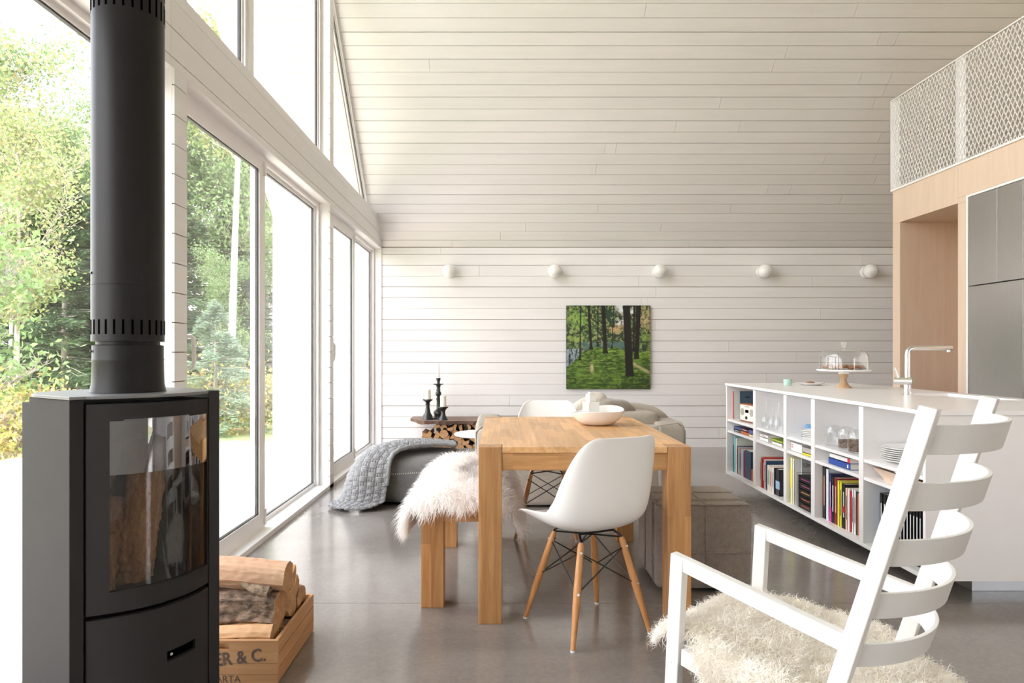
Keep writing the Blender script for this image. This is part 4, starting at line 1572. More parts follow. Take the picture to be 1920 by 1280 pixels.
for (u0, u1) in ((1.827, 1.861), (2.356, 2.390)):
    # front post, slightly tilted
    rx(u0, u1, ((1.228, 0.04), (1.273, 0.045)), ((1.203, 0.498), (1.248, 0.506)), 'front_post')
    # back post leaning back
    rx(u0, u1, ((0.785, 0.045), (0.832, 0.05)), ((0.512, 1.003), (0.553, 1.012)), 'back_post')
    # arm
    rx(u0 + 0.001, u1 - 0.001, ((0.722, 0.362), (1.204, 0.455)), ((0.713, 0.408), (1.204, 0.499)), 'armrest')
    # side rail
    rx(u0 + 0.006, u1 - 0.006, ((0.785, 0.085), (1.215, 0.162)), ((0.77, 0.135), (1.213, 0.214)), 'side_rail')
    # rocker runner
    m = MB()
    pts = []
    for i in range(17):
        t = -1 + i / 8
        f = 0.44 + 0.835 * (t + 1) / 2
        pts.append((f - RF, 0.075 * ((f - 0.95) / 0.46) ** 2))
    n = len(pts)
    vs, fs = [], []
    for (f, z) in pts:
        vs += [(u0 - RU, f, z + 0.001), (u1 - RU, f, z + 0.001), (u1 - RU, f, z + 0.046), (u0 - RU, f, z + 0.046)]
    for i in range(n - 1):
        a, c = 4 * i, 4 * i + 4
        for k in range(4):
            fs.append((a + k, a + (k + 1) % 4, c + (k + 1) % 4, c + k))
    fs += [(0, 1, 2, 3), (4 * n - 4, 4 * n - 1, 4 * n - 2, 4 * n - 3)]
    m.add(vs, fs).obj('runner', M['rpaint'], rk, bevel=0.002)
# curved slats of the ladder back
for (z0, z1) in ((0.889, 0.963), (0.745, 0.817), (0.598, 0.669), (0.455, 0.526), (0.318, 0.384)):
    vs, fs = [], []
    n = 24
    for i in range(n + 1):
        t = -1 + 2 * i / n
        u = (2.356 + 1.861) / 2 + t * (2.356 - 1.861) / 2
        for z in (z0, z1):
            fc = 0.532 + (1.01 - z) * 0.29
            fb = fc - 0.105 * (1 - t * t) ** 0.85 - 0.002
            vs += [(u - RU, fb - 0.006 - RF, z), (u - RU, fb + 0.006 - RF, z)]
    for i in range(n):
        a, c = 4 * i, 4 * i + 4
        for (p, q) in ((0, 1), (1, 3), (3, 2), (2, 0)):
            fs.append((a + p, a + q, c + q, c + p))
    fs += [(0, 2, 3, 1), (4 * n, 4 * n + 1, 4 * n + 3, 4 * n + 2)]
    MB().add(vs, fs).obj('back_slat', M['rpaint'], rk, bevel=0.0015, smooth='auto')
# seat slats and cross rails
for i in range(7):
    f = 0.80 + i * 0.064
    z = 0.134 + (f - 0.77) * 0.178 - 0.004
    MB().box(1.862 - RU, 2.355 - RU, f - RF, f + 0.05 - RF, z, z + 0.014).obj('seat_slat', M['rpaint'], rk, bevel=0.002)
MB().box(1.861 - RU, 2.356 - RU, 1.212 - RF, 1.240 - RF, 0.150, 0.205).obj('front_rail', M['rpaint'], rk, bevel=0.002)
MB().box(1.861 - RU, 2.356 - RU, 0.778 - RF, 0.80 - RF, 0.085, 0.125).obj('rear_rail', M['rpaint'], rk, bevel=0.002)
MB().lathe([(0, 0), (0.005, 0), (0.004, 0.002), (0, 0.002)], 10, M=rotm(0, -PI / 2, 0, (1.827 - RU, 1.248 - RF, 0.165))).obj('screw_cap', M['rpaint'], rk)

# cream sheepskin on the seat
sk2 = thing('sheepskin', 'curly cream sheepskin spread over the seat of the rocking chair', 'sheepskin', (rk.location.x, rk.location.y, 0.22), RZ)


def uf(u, f, z):
    return (0.747 * u - 0.665 * f, 0.665 * u + 0.747 * f, z)


rows = []
fs_ = [0.60, 0.66, 0.74, 0.85, 0.97, 1.09, 1.19, 1.27, 1.33, 1.35]
for i, f in enumerate(fs_):
    base = 0.150 + (f - 0.77) * 0.178 + 0.028
    mid = base + 0.006 * math.sin(i * 1.7)
    if f < 0.78:
        base = mid = 0.19 + (0.78 - f) * 0.25 * 0 - (0.78 - f) * 0.2
    if f > 1.25:
        mid = base = 0.262 - (f - 1.25) * 0.75
    dr_ = 0.055 + 0.03 * math.sin(i * 1.3 + 1)
    near = 1.800 if 0.84 < f < 1.18 else 1.872
    near2 = 1.872 if not (0.84 < f < 1.18) else 1.835
    far = 2.42 if 0.84 < f < 1.18 else 2.35
    if f < 0.78:
        far = 2.40
    k = 1 - 0.25 * (i in (0, len(fs_) - 1)) - 0.08 * (i in (1, len(fs_) - 2))
    c_ = 2.11
    q = lambda u: c_ + (u - c_) * k
    z_edge = base - (dr_ if 0.84 < f < 1.18 else 0.005)
    z_edge = max(z_edge, 0.13)
    zr = 0.228 if 0.84 < f < 1.18 and base < 0.222 else base
    rows.append([uf(q(near), f, max(z_edge, 0.14)), uf(q(near2), f, zr), uf(q(1.90), f, base + 0.012), uf(q(2.0), f, mid + 0.012), uf(q(2.11), f, mid + 0.008), uf(q(2.22), f, mid + 0.014), uf(q(2.32), f, base + 0.010), uf(q(far - 0.01), f, zr), uf(q(far), f, z_edge)])
G = catgrid(rows, 50, 56)
ch_ = grid_mesh('hide', G, M['fur_cream'], sk2)
fur('fleece', G, M['fur_cream'], sk2, 52000, 0.050, 0.0036, 0.38, 0.22, seed=9, clump=0.9, lift=0.26)

# ------------------------------------------------------------------ grey footstool cube and floor cushion
pf = thing('footstool', 'square grey-brown footstool with stitched seams, behind the right table leg', 'footstool', (0.965, 3.45, 0))
m = MB().soft(0.45, 0.46, 0.405, ex=22, n=20, wob=0.004, M=Matrix.Translation((0, 0, 0.218)))
m.obj('body', M['pouf'], pf, smooth=True)
sm = MB()
X0, X1, Y0, Y1, Z0, Z1 = -0.226, 0.226, -0.231, 0.231, 0.02, 0.421
for x in (-0.075, 0.005, ):
    sm.tube([(x, Y0 - 0.0, Z0 + 0.02), (x, Y0, Z1 - 0.012), (x, Y0 + 0.012, Z1), (x, Y1 - 0.02, Z1 + 0.001)], 0.005, 5)
for y in (-0.165, 0.03, -0.135):
    sm.tube([(X0, y, Z0 + 0.02), (X0, y, Z1 - 0.012), (X0 + 0.012, y, Z1 + 0.001), (X1 - 0.012, y, Z1 + 0.001)], 0.005, 5)
for z in (0.19,):
    sm.tube([(X0 + 0.01, Y0 + 0.0, z), (X1 - 0.01, Y0 + 0.0, z)], 0.005, 5)
for z in (Z1 - 0.005,):
    sm.tube([(X0 + 0.01, Y0 + 0.004, z), (X1 - 0.01, Y0 + 0.004, z)], 0.005, 6)
    sm.tube([(X0 + 0.004, Y0 + 0.01, z), (X0 + 0.004, Y1 - 0.01, z)], 0.005, 6)
sm.obj('seams', M['pouf'], pf, smooth=True)

fc = thing('floor_cushion', 'big charcoal felt floor cushion with whip-stitched edges, under the grey throw', 'cushion', (-0.66, 5.42, 0), math.radians(-4))
MB().soft(0.80, 0.76, 0.35, ex=5.5, n=22, wob=0.012, M=Matrix.Translation((0, -0.03, 0.178)), seed=2).obj('body', M['felt'], fc, smooth=True)
st_ = MB()
for i in range(46):
    x = -0.36 + 0.72 * i / 45
    z = 0.245 + 0.012 * math.sin(x * 6)
    yf = -0.41 * (1 - 0.02 - 0.9 * abs(x / 0.42) ** 9 * 0.12) - 0.002
    st_.tube([(x, yf + 0.002, z - 0.012), (x + 0.004, yf - 0.008, z), (x + 0.008, yf + 0.004, z + 0.013)], 0.0028, 4)
st_.obj('stitching', M['thread'], fc)
# pointed back corner with stitches
MB().soft(0.20, 0.12, 0.035, ex=3, n=8, M=rotm(0, 0.12, 0.5, (0.40, 0.28, 0.315))).obj('corner_flap', M['felt'], fc, smooth=True)
s2 = MB()
for i in range(9):
    x = 0.33 + 0.018 * i
    s2.tube([(x, 0.21, 0.325), (x + 0.003, 0.225, 0.338), (x + 0.006, 0.245, 0.335)], 0.003, 4)
s2.obj('stitching', M['thread'], fc)

# knitted throw
rows = [
    [(-.40, 5.72, .425), (-.37, 5.64, .43), (-.36, 5.55, .430), (-.35, 5.46, .428)],
    [(-.62, 5.76, .435), (-.58, 5.64, .448), (-.54, 5.50, .450), (-.50, 5.38, .446)],
    [(-.84, 5.68, .425), (-.78, 5.54, .455), (-.72, 5.38, .462), (-.66, 5.24, .455)],
    [(-1.02, 5.52, .38), (-.97, 5.37, .435), (-.88, 5.20, .450), (-.76, 5.10, .440)],
    [(-1.11, 5.40, .29), (-1.08, 5.20, .345), (-.97, 5.03, .390), (-.80, 4.985, .385)],
    [(-1.14, 5.32, .17), (-1.125, 5.12, .23), (-1.00, 4.965, .27), (-.815, 4.955, .265)],
    [(-1.15, 5.24, .07), (-1.14, 5.06, .11), (-1.01, 4.94, .14), (-.825, 4.945, .14)],
    [(-1.17, 5.14, .018), (-1.16, 5.01, .035), (-1.03, 4.91, .045), (-.84, 4.92, .045)],
    [(-1.21, 5.08, .012), (-1.19, 4.97, .018), (-1.08, 4.86, .02), (-.90, 4.87, .018)],
    [(-1.25, 5.00, .008), (-1.22, 4.92, .010), (-1.10, 4.84, .010), (-.97, 4.83, .008)],
]
rows = [[(x, y - (0.06 if z > 0.40 else 0), z - 0.055 * min(1, z / 0.36)) if z > 0.1 else (x, y, z) for (x, y, z) in r] for r in rows]
NU, NV = 170, 420
G = catgrid(rows, NU, NV)
Nn = normals(G)
if Nn[NV // 3, NU // 2, 2] < 0:
    Nn = -Nn
uu, vv = np.meshgrid(np.linspace(0, 1, NU + 1), np.linspace(0, 1, NV + 1))
cu_, cv_ = uu * 12, vv * 34
chk = (np.floor(cu_) + np.floor(cv_)) % 2
fx, fy = cu_ % 1, cv_ % 1
puff = np.where(chk > 0.5, np.sin(PI * fx) ** 0.6 * (0.75 + 0.25 * np.sin(fy * PI * 6)), np.sin(PI * fy) ** 0.6 * (0.75 + 0.25 * np.sin(fx * PI * 6)))
folds = 0.016 * np.sin(uu * 9 + vv * 5) * np.clip(vv * 3, 0.2, 1) * np.clip((0.93 - vv) * 6, 0, 1)
G2 = G + Nn * (0.014 * puff + 0.005 * chk + np.maximum(folds, -0.004) + 0.010)[..., None]
G2[..., 2] = np.maximum(G2[..., 2], 0.006)
thr = thing('knitted_throw', 'chunky grey knitted throw spilling over the floor cushion onto the concrete', 'blanket', (-0.95, 5.1, 0))
grid_mesh('knit', G2, M['knit'], thr, th=0.006)
# rolled edge along the upper side
ed = G2[::6, -1]
ro = MB().tube([tuple(p + np.array([0, 0, 0.008])) for p in ed[:44]], 0.016, 7)
ro.obj('rolled_edge', M['knit'], thr, world=True, smooth=True)

# ------------------------------------------------------------------ sofa seen from behind, low in the middle of the room
SX0, SX1, SY0, SY1 = -0.19, 1.36, 4.98, 5.86
sofa = thing('sofa', 'taupe linen slipcovered sofa seen from behind, past the dining table', 'sofa', ((SX0 + SX1) / 2, (SY0 + SY1) / 2, 0))


def sft(name, mat, par, x0, x1, y0, y1, z0, z1, ex=8, wob=0.004, n=12, seed=0, M_=None):
    c = ((x0 + x1) / 2, (y0 + y1) / 2, (z0 + z1) / 2)
    mm = Matrix.Translation(c)
    if M_ is not None:
        mm = mm @ M_
    return MB().soft(x1 - x0, y1 - y0, z1 - z0, ex=ex, n=n, wob=wob, M=mm, seed=seed).obj(name, mat, par, world=True, smooth=True)


sft('back', M['linen'], sofa, SX0 + 0.02, SX1 - 0.02, SY0, SY0 + 0.24, 0.012, 0.595, 14, 0.006, 20, 1)
sft('arm', M['linen'], sofa, SX0, SX0 + 0.20, SY0 + 0.02, SY1, 0.012, 0.615, 10, 0.006, 14, 2)
sft('arm', M['linen'], sofa, SX1 - 0.22, SX1, SY0 - 0.01, SY1, 0.012, 0.62, 10, 0.006, 14, 3)
sft('base', M['linen'], sofa, SX0 + 0.18, SX1 - 0.2, SY0 + 0.2, SY1 - 0.02, 0.012, 0.30, 14, 0.003, 8, 4)
sft('seat_cushion', M['linen'], sofa, SX0 + 0.2, 0.58, SY0 + 0.24, SY1, 0.29, 0.45, 7, 0.008, 10, 5)
sft('seat_cushion', M['linen'], sofa, 0.59, SX1 - 0.22, SY0 + 0.24, SY1, 0.29, 0.45, 7, 0.008, 10, 6)
sft('back_cushion', M['linen'], sofa, 0.30, 0.80, SY0 + 0.14, SY0 + 0.44, 0.42, 0.70, 6, 0.008, 12, 7)
sft('back_cushion', M['linen'], sofa, 0.76, 1.20, SY0 + 0.12, SY0 + 0.44, 0.42, 0.69, 6, 0.008, 12, 8)
pp = MB()
pp.tube([(SX0 + 0.005, SY0 + 0.05, 0.03), (SX0 + 0.012, SY0 + 0.03, 0.55), (SX0 + 0.07, SY0 + 0.03, 0.604), (SX0 + 0.18, SY0 + 0.04, 0.612)], 0.006, 6)
pp.tube([(SX1 - 0.22, SY0 - 0.004, 0.60), (SX1 - 0.06, SY0 + 0.0, 0.617), (SX1 - 0.005, SY0 + 0.03, 0.56), (SX1 + 0.0, SY0 + 0.03, 0.03)], 0.005, 6)
pp.tube([(SX0 + 0.05, SY0 - 0.006, 0.03), (SX0 + 0.06, SY0 - 0.004, 0.5), (SX0 + 0.09, SY0 + 0.01, 0.60)], 0.006, 6)
pp.obj('piping', M['linen'], sofa, world=True, smooth=True)


def pillow(name, label, mat, loc, sx, sy, sz, R_, grp='pillows on the sofa', ex=3.2, seed=0, extra=None):
    o = MB().soft(sx, sy, sz, ex=ex, n=14, wob=0.02, M=R_, seed=seed).obj(name, mat, smooth=True)
    o.location = loc
    tag(o, label, 'pillow', grp)
    return o


stripe = simple('oatmeal_ribbed_cotton', '#cfc8bd', 0.95, var=0.05, scale=40, bump=0.6, bscale=120, stretch=(1, 1, 0.1))
p1_ = place(1110, 770, Y=5.30)
pillow('throw_pillow', 'pale ribbed pillow peeking up behind the tall white box on the table', stripe, p1_ + Vector((-0.0, 0, -0.03)), 0.34, 0.12, 0.30, rotm(0.1, -0.45, 0.1), seed=3)
p2_ = place(1152, 775, Y=5.24)
pillow('throw_pillow', 'dark taupe velvet pillow at the middle of the sofa back', M['linen_dark'], p2_ + Vector((0, 0, -0.02)), 0.30, 0.18, 0.26, rotm(0.2, 0.1, 0.2), seed=5)
p3_ = place(1205, 782, Y=5.42)
pillow('throw_pillow', 'soft beige linen pillow to the right of the dark velvet one', M['linen'], p3_ + Vector((0, 0.02, -0.03)), 0.40, 0.16, 0.26, rotm(0.3, 0.25, 0.0), seed=8)

# ------------------------------------------------------------------ white round coffee table
ct = thing('coffee_table', 'small round white side table on a slim pedestal, beyond the sofa', 'table', (-0.125, 6.18, 0))
MB().lathe([(0.0, 0.385), (0.285, 0.385), (0.292, 0.392), (0.292, 0.398), (0.286, 0.402), (0.0, 0.402)], 48).obj('tabletop', M['white'], ct, smooth='auto')
MB().lathe([(0.15, 0.0), (0.15, 0.008), (0.03, 0.02), (0.018, 0.05), (0.018, 0.36), (0.05, 0.384)], 24).obj('pedestal', M['white'], ct, smooth='auto')

# ------------------------------------------------------------------ live-edge shelf, candlesticks, firewood below
M['slab'] = wood('weathered_slab', '#9a8576', '#77645a', 0.8, 'x', 0.6, contrast=0.8)
M['slab_edge'] = simple('slab_bark_edge', '#6e5648', 0.95, var=0.4, scale=14, bump=0.9, bscale=40)
sb = thing('slab_shelf', 'rough live-edge wooden slab over the firewood stack against the back wall', 'shelf', (-0.3, 7.85, 0))
m = MB()
n = 40
fr_, bk_ = [], []
r_ = random.Random(4)
for i in range(n + 1):
    x = -1.04 + 1.55 * i / n
    wig = 0.012 * math.sin(x * 11) + 0.008 * r_.uniform(-1, 1)
    yfr = 7.60 + wig + max(0, (-0.86 - x)) * 1.6
    fr_.append((x, yfr))
    bk_.append((x, 8.115))
vs, fs, mi = [], [], []
for i in range(n + 1):
    a, b = fr_[i], bk_[i]
    u = 0.02 * math.sin(a[0] * 23) * 0.3 + r_.uniform(0, 0.008)
    vs += [(a[0], a[1], 0.367), (b[0], b[1], 0.367), (b[0], b[1], 0.335), (a[0] + 0.0, a[1] + 0.018, 0.325 + u)]
for i in range(n):
    a, c = 4 * i, 4 * i + 4
    for k, mm in ((0, 0), (1, 0), (2, 0), (3, 1)):
        fs.append((a + k, c + k, c + (k + 1) % 4, a + (k + 1) % 4))
        mi.append(mm)
fs += [(3, 2, 1, 0), (4 * n, 4 * n + 1, 4 * n + 2, 4 * n + 3)]
mi += [0, 0]
m.add(vs, fs)
m.m = mi
m.obj('slab', [M['slab'], M['slab_edge']], sb, world=True)
for x in (-0.70, 0.42):
    MB().box(x - 0.02, x + 0.02, 7.68, 8.05, 0.0, 0.334).obj('support', M['wire'], sb, world=True)

# firewood stack: round and split billets with ends to the room
stack = [(797, 806, .20, 0), (0, 0, 0, 0)]
r_ = random.Random(12)
S_L = []
yk = 7.66
rowz = 0.0
spots = []
ii = 0
for row in range(4):
    x = -0.97 + (0.05 if row % 2 else 0.0) + 0.0
    zc = 0.052 + row * 0.080
    xe = 0.02
    if row >= 2:
        x += 0.09 * (row - 1)
    while x < xe:
        R = r_.uniform(0.042, 0.058) if row < 3 else r_.uniform(0.034, 0.040)
        if not (-0.72 < x + R < -0.68 and False):
            spots.append((x + R, zc + r_.uniform(-0.004, 0.004), R, row, sum(1 for q in spots if q[3] == row)))
        x += 2 * R * 0.96
for i, (x, z, R, x_r, x_i) in enumerate(spots):
    if z + R * 1.1 > 0.325:
        z = 0.325 - R * 1.1
    if abs(x + 0.70) < 0.0:
        continue
    kind = r_.random()
    ang = 2 * PI if kind < 0.25 else (3.3 if kind < 0.6 else 4.2)
    Mx = Matrix.Rotation(-PI / 2, 4, 'X')
    vs, fs, mi = split_log(None, 0.36, R * (1.05 if ang < 6 else 0.96), 100 + i, ang, r_.uniform(0, 6.28), 12, 0.03)
    m = MB()
    m.add(vs, fs, 0, Mx)
    m.m = mi
    o = m.obj('firewood_log', [M['bark_rough'], M['endgrain'], M['endgrain']])
    o.location = (x, yk + r_.uniform(-0.015, 0.02), z)
    tag(o, 'firewood billet under the slab shelf, %s from the left in the %s row' % (ORD[x_i], ['bottom', 'second', 'third', 'top'][x_r]), 'log', 'firewood under the slab shelf')

def candle_holder(name, label, x, y, prof, cand, clab):
    z0 = 0.368
    o = MB().lathe(prof, 28).obj(name, M['candlestick'], smooth='auto')
    o.location = (x, y, z0)
    tag(o, label, 'candlestick', 'black candlesticks on the slab shelf')
    c = thing('candle', clab, 'candle', (x, y, z0 + prof[-1][1]), 0, 'ivory candles on the slab shelf')
    MB().lathe([(cand[0], 0.0), (cand[0], cand[1] - 0.004), (cand[0] * 0.85, cand[1]), (0.0, cand[1] - 0.003)], 20).obj('wax', M['wax'], c, smooth='auto')
    MB().tube([(0, 0, cand[1] - 0.004), (0.001, 0, cand[1] + 0.008)], 0.001, 5).obj('wick', M['wire'], c)


tall = [(0.062, 0), (0.062, 0.012), (0.05, 0.02), (0.048, 0.05), (0.058, 0.065), (0.055, 0.085), (0.035, 0.10), (0.022, 0.115), (0.02, 0.20), (0.026, 0.235), (0.016, 0.245), (0.018, 0.255), (0.032, 0.275), (0.033, 0.30), (0.020, 0.32), (0.024, 0.335), (0.018, 0.35), (0.028, 0.385), (0.062, 0.395), (0.064, 0.402), (0.02, 0.406), (0.015, 0.42), (0.024, 0.45), (0.026, 0.468)]
med = [(0.062, 0), (0.062, 0.01), (0.054, 0.022), (0.052, 0.05), (0.036, 0.07), (0.028, 0.10), (0.020, 0.16), (0.028, 0.178), (0.018, 0.188), (0.045, 0.215), (0.056, 0.22), (0.056, 0.232)]
sml = [(0.056, 0), (0.056, 0.01), (0.048, 0.025), (0.03, 0.05), (0.022, 0.085), (0.026, 0.11), (0.045, 0.135), (0.058, 0.14), (0.058, 0.152)]
candle_holder('candlestick', 'tallest black turned candlestick with a thin taper, at the back of the three', place(822, 0, Y=7.84).x, 7.84, tall, (0.011, 0.16), 'thin white taper candle in the tallest candlestick')
candle_holder('candlestick', 'middle-height black candlestick, leftmost of the three on the slab shelf', place(802, 0, Y=7.74).x, 7.74, med, (0.034, 0.11), 'ivory pillar candle on the leftmost candlestick')
candle_holder('candlestick', 'shortest black candlestick, rightmost of the three on the slab shelf', place(831, 0, Y=7.69).x, 7.69, sml, (0.034, 0.125), 'ivory pillar candle on the shortest candlestick')
for i, (x, z, c, lab) in enumerate(((-0.02, 0.368, '#b8b2aa', 'thin grey magazine, bottom of the stack on the slab shelf'), (-0.005, 0.376, '#e4dfd6', 'thin pale magazine, middle of the stack on the slab shelf'), (0.10, 0.384, '#7f7a76', 'thin dark magazine, topmost of the stack on the slab shelf'))):
    o = MB().box(-0.14 + 0.02 * i, 0.16, -0.10, 0.10, 0, 0.007).obj('magazine', simple('magazine_cover_%d' % i, c, 0.5))
    o.location = (x, 7.9, z)
    tag(o, lab, 'magazine', 'magazines on the slab shelf')
# flat red-covered item on the floor under the stack end
o = MB().box(-0.14, 0.14, -0.11, 0.11, 0, 0.022).obj('storage_box', simple('faded_red_card', '#b9544c', 0.7), bevel=0.002)
o.location = (-0.33, 6.75, 0.001)
tag(o, 'flat faded red box on the floor between floor cushion and firewood', 'box')
# ------------------------------------------------------------------ kitchen island
IX0, IX1, IY0, IY1 = 1.925, 2.975, 3.09, 5.82
isl = thing('kitchen_island', 'long white kitchen island with open book shelves facing the dining table', 'island', ((IX0 + IX1) / 2, (IY0 + IY1) / 2, 0))
CTZ = 0.871
SKX0, SKX1, SKY0, SKY1 = 2.575, 2.885, 3.78, 4.40
m = MB()
cx0_, cx1_, cyy0, cyy1 = IX0 - 0.008, IX1 + 0.012, IY0 - 0.008, IY1 + 0.01
m.box(cx0_, SKX0, cyy0, cyy1, CTZ - 0.018, CTZ).box(SKX1, cx1_, cyy0, cyy1, CTZ - 0.018, CTZ).box(SKX0, SKX1, cyy0, SKY0, CTZ - 0.018, CTZ).box(SKX0, SKX1, SKY1, cyy1, CTZ - 0.018, CTZ)
m.obj('countertop', M['stone'], isl, world=True)
wb = lambda nm, x0, x1, y0, y1, z0, z1, mt='white', bev=0.001, par=None: MB().box(x0, x1, y0, y1, z0, z1).obj(nm, M[mt], par or isl, world=True, bevel=bev)
wb('end_panel', IX0, IX1, IY0, IY0 + 0.02, 0.10, CTZ - 0.024)
wb('end_panel', IX0, IX1, IY1 - 0.022, IY1, 0.10, CTZ - 0.024)
wb('sub_top', IX0 + 0.012, IX1 - 0.01, IY0 + 0.005, IY1 - 0.006, CTZ - 0.024, CTZ - 0.0185)
m = MB().box(2.25, SKX0 - 0.03, IY0 + 0.021, IY1 - 0.023, 0.12, CTZ - 0.025).box(SKX1 + 0.03, IX1 - 0.01, IY0 + 0.021, IY1 - 0.023, 0.12, CTZ - 0.025)
m.box(SKX0 - 0.029, SKX1 + 0.029, IY0 + 0.021, IY1 - 0.023, 0.12, 0.62).box(SKX0 - 0.029, SKX1 + 0.029, IY0 + 0.021, SKY0 - 0.04, 0.62, CTZ - 0.025).box(SKX0 - 0.029, SKX1 + 0.029, SKY1 + 0.04, IY1 - 0.023, 0.62, CTZ - 0.025)
m.obj('cabinet_body', M['white'], isl, world=True)
wb('bottom_board', IX0, IX1 - 0.01, IY0 + 0.0205, IY1 - 0.0225, 0.103, 0.122)
wb('plinth', IX0 + 0.32, IX1 - 0.08, IY0 + 0.16, IY1 - 0.55, 0.0, 0.102, 'alu')
# basin
b_ = MB()
b_.box(SKX0 - 0.005, SKX0, SKY0 - 0.005, SKY1 + 0.005, 0.68, CTZ - 0.0185).box(SKX1, SKX1 + 0.005, SKY0 - 0.005, SKY1 + 0.005, 0.68, CTZ - 0.0185)
b_.box(SKX0, SKX1, SKY0 - 0.005, SKY0, 0.68, CTZ - 0.0185).box(SKX0, SKX1, SKY1, SKY1 + 0.005, 0.68, CTZ - 0.0185).box(SKX0, SKX1, SKY0, SKY1, 0.675, 0.68)
b_.box(SKX0, SKX1, 4.16, 4.18, 0.68, CTZ - 0.03)
b_.obj('sink_basin', simple('sink_steel', (0.2, 0.19, 0.185), 0.45, metal=0.8), isl, world=True)
BAY = [(5.205, 5.797), (4.645, 5.155), (4.235, 4.600), (3.670, 4.185), (3.112, 3.625)]
for i in range(4):
    y0, y1 = BAY[i + 1][1], BAY[i][0]
    ymid = (y0 + y1) / 2
    wb('divider', IX0 + 0.002, 2.249, y0, y1, 0.1225, CTZ - 0.025)
wb('shelf_back', 2.240, 2.249, IY0 + 0.021, IY1 - 0.023, 0.123, CTZ - 0.026)
for (y0, y1) in BAY:
    wb('shelf', IX0 + 0.006, 2.239, y0 + 0.0005, y1 - 0.0005, 0.552, 0.570)
    wb('shelf', IX0 + 0.006, 2.239, y0 + 0.0005, y1 - 0.0005, 0.457, 0.475)
# shelf-pin holes on the divider sides that face the room's near side
ph = MB()
for (y0, y1) in BAY:
    for x in (1.985, 2.18):
        for k in range(9):
            z = 0.165 + 0.032 * k
            ph.lathe([(0.0, 0), (0.0035, 0), (0.0035, 0.0006), (0, 0.0006)], 6, M=rotm(PI / 2, 0, 0, (x, y1 - 0.0001, z)))
            if z + 0.43 < 0.84:
                ph.lathe([(0.0, 0), (0.0035, 0), (0.0035, 0.0006), (0, 0.0006)], 6, M=rotm(PI / 2, 0, 0, (x, y1 - 0.0001, z + 0.43)))
o = ph.obj('pin_holes', simple('pin_hole_shadow_paint', (0.74, 0.73, 0.72), 0.5), isl, world=True)
o['kind'] = 'stuff'

_c = {}


def cm(h, rough=0.45):
    if h not in _c:
        _c[h] = simple('cover_' + h.strip('#'), h, rough, var=0.03, scale=20)
    return _c[h]


def yp(px, X):
    return 1280 * X / (px - 938)


ORD = ['first', 'second', 'third', 'fourth', 'fifth', 'sixth', 'seventh', 'eighth', 'ninth', 'tenth', 'eleventh', 'twelfth', 'thirteenth', 'fourteenth', 'fifteenth', 'sixteenth']


def book(x0, x1, y0, y1, z0, z1, col, label, group, title=None, band=None, flat=False, spine='x'):
    """spine towards -X (the room)"""
    cx, cy = (x0 + x1) / 2, (y0 + y1) / 2
    b = thing('book', label, 'book', (cx, cy, z0), 0, group)
    t = 0.0022 if not flat else 0.0022
    if flat:
        MB().box(x0, x1, y0, y1, z0, z0 + t).box(x0, x1, y0, y1, z1 - t, z1).box(x0, x0 + t, y0, y1, z0, z1).obj('cover', cm(col), b, world=True)
        MB().box(x0 + t, x1 - 0.004, y0 + 0.004, y1 - 0.004, z0 + t, z1 - t).obj('pages', M['paper'], b, world=True)
    else:
        MB().box(x0, x1, y0, y0 + t, z0, z1).box(x0, x1, y1 - t, y1, z0, z1).box(x0, x0 + t, y0, y1, z0, z1).obj('cover', cm(col), b, world=True)
        if y1 - y0 > 0.007:
            MB().box(x0 + t, x1 - 0.004, y0 + t, y1 - t, z0 + 0.003, z1 - 0.003).obj('pages', M['paper'], b, world=True)
    if title:
        h = z1 - z0
        if flat:
            MB().box(x0 - 0.0006, x0, y0 + (y1 - y0) * 0.25, y1 - (y1 - y0) * 0.2, z0 + h * 0.42, z0 + h * 0.58).obj('spine_title', cm(title), b, world=True)
        else:
            w_ = y1 - y0
            MB().box(x0 - 0.0006, x0, y0 + w_ * 0.35, y1 - w_ * 0.35, z0 + h * 0.25, z0 + h * 0.82).obj('spine_title', cm(title), b, world=True)
    if band:
        bc, f0, f1 = band
        h = z1 - z0
        MB().box(x0 - 0.0008, x1 * 0.02 + x0 * 0.98, y0 - 0.0004, y1 + 0.0004, z0 + h * f0, z0 + h * f1).obj('spine_band', cm(bc), b, world=True)
    return b


def row(items, bay_name, grp, X, zb, depth=0.19):
    for i, it in enumerate(items):
        px0, px1, yt, col, word = it[:5]
        Y1, Y0 = yp(px0, X), yp(px1, X)
        Ym = (Y0 + Y1) / 2
        zt = H - (yt - 659) / 1280 * Ym
        title = it[5] if len(it) > 5 else None
        band = it[6] if len(it) > 6 else None
        book(X, X + (it[7] if len(it) > 7 else depth), Y0 + 0.0008, Y1 - 0.0008, zb, zt, col, '%s book, %s from left, %s' % (word, ORD[i], bay_name), grp, title, band)


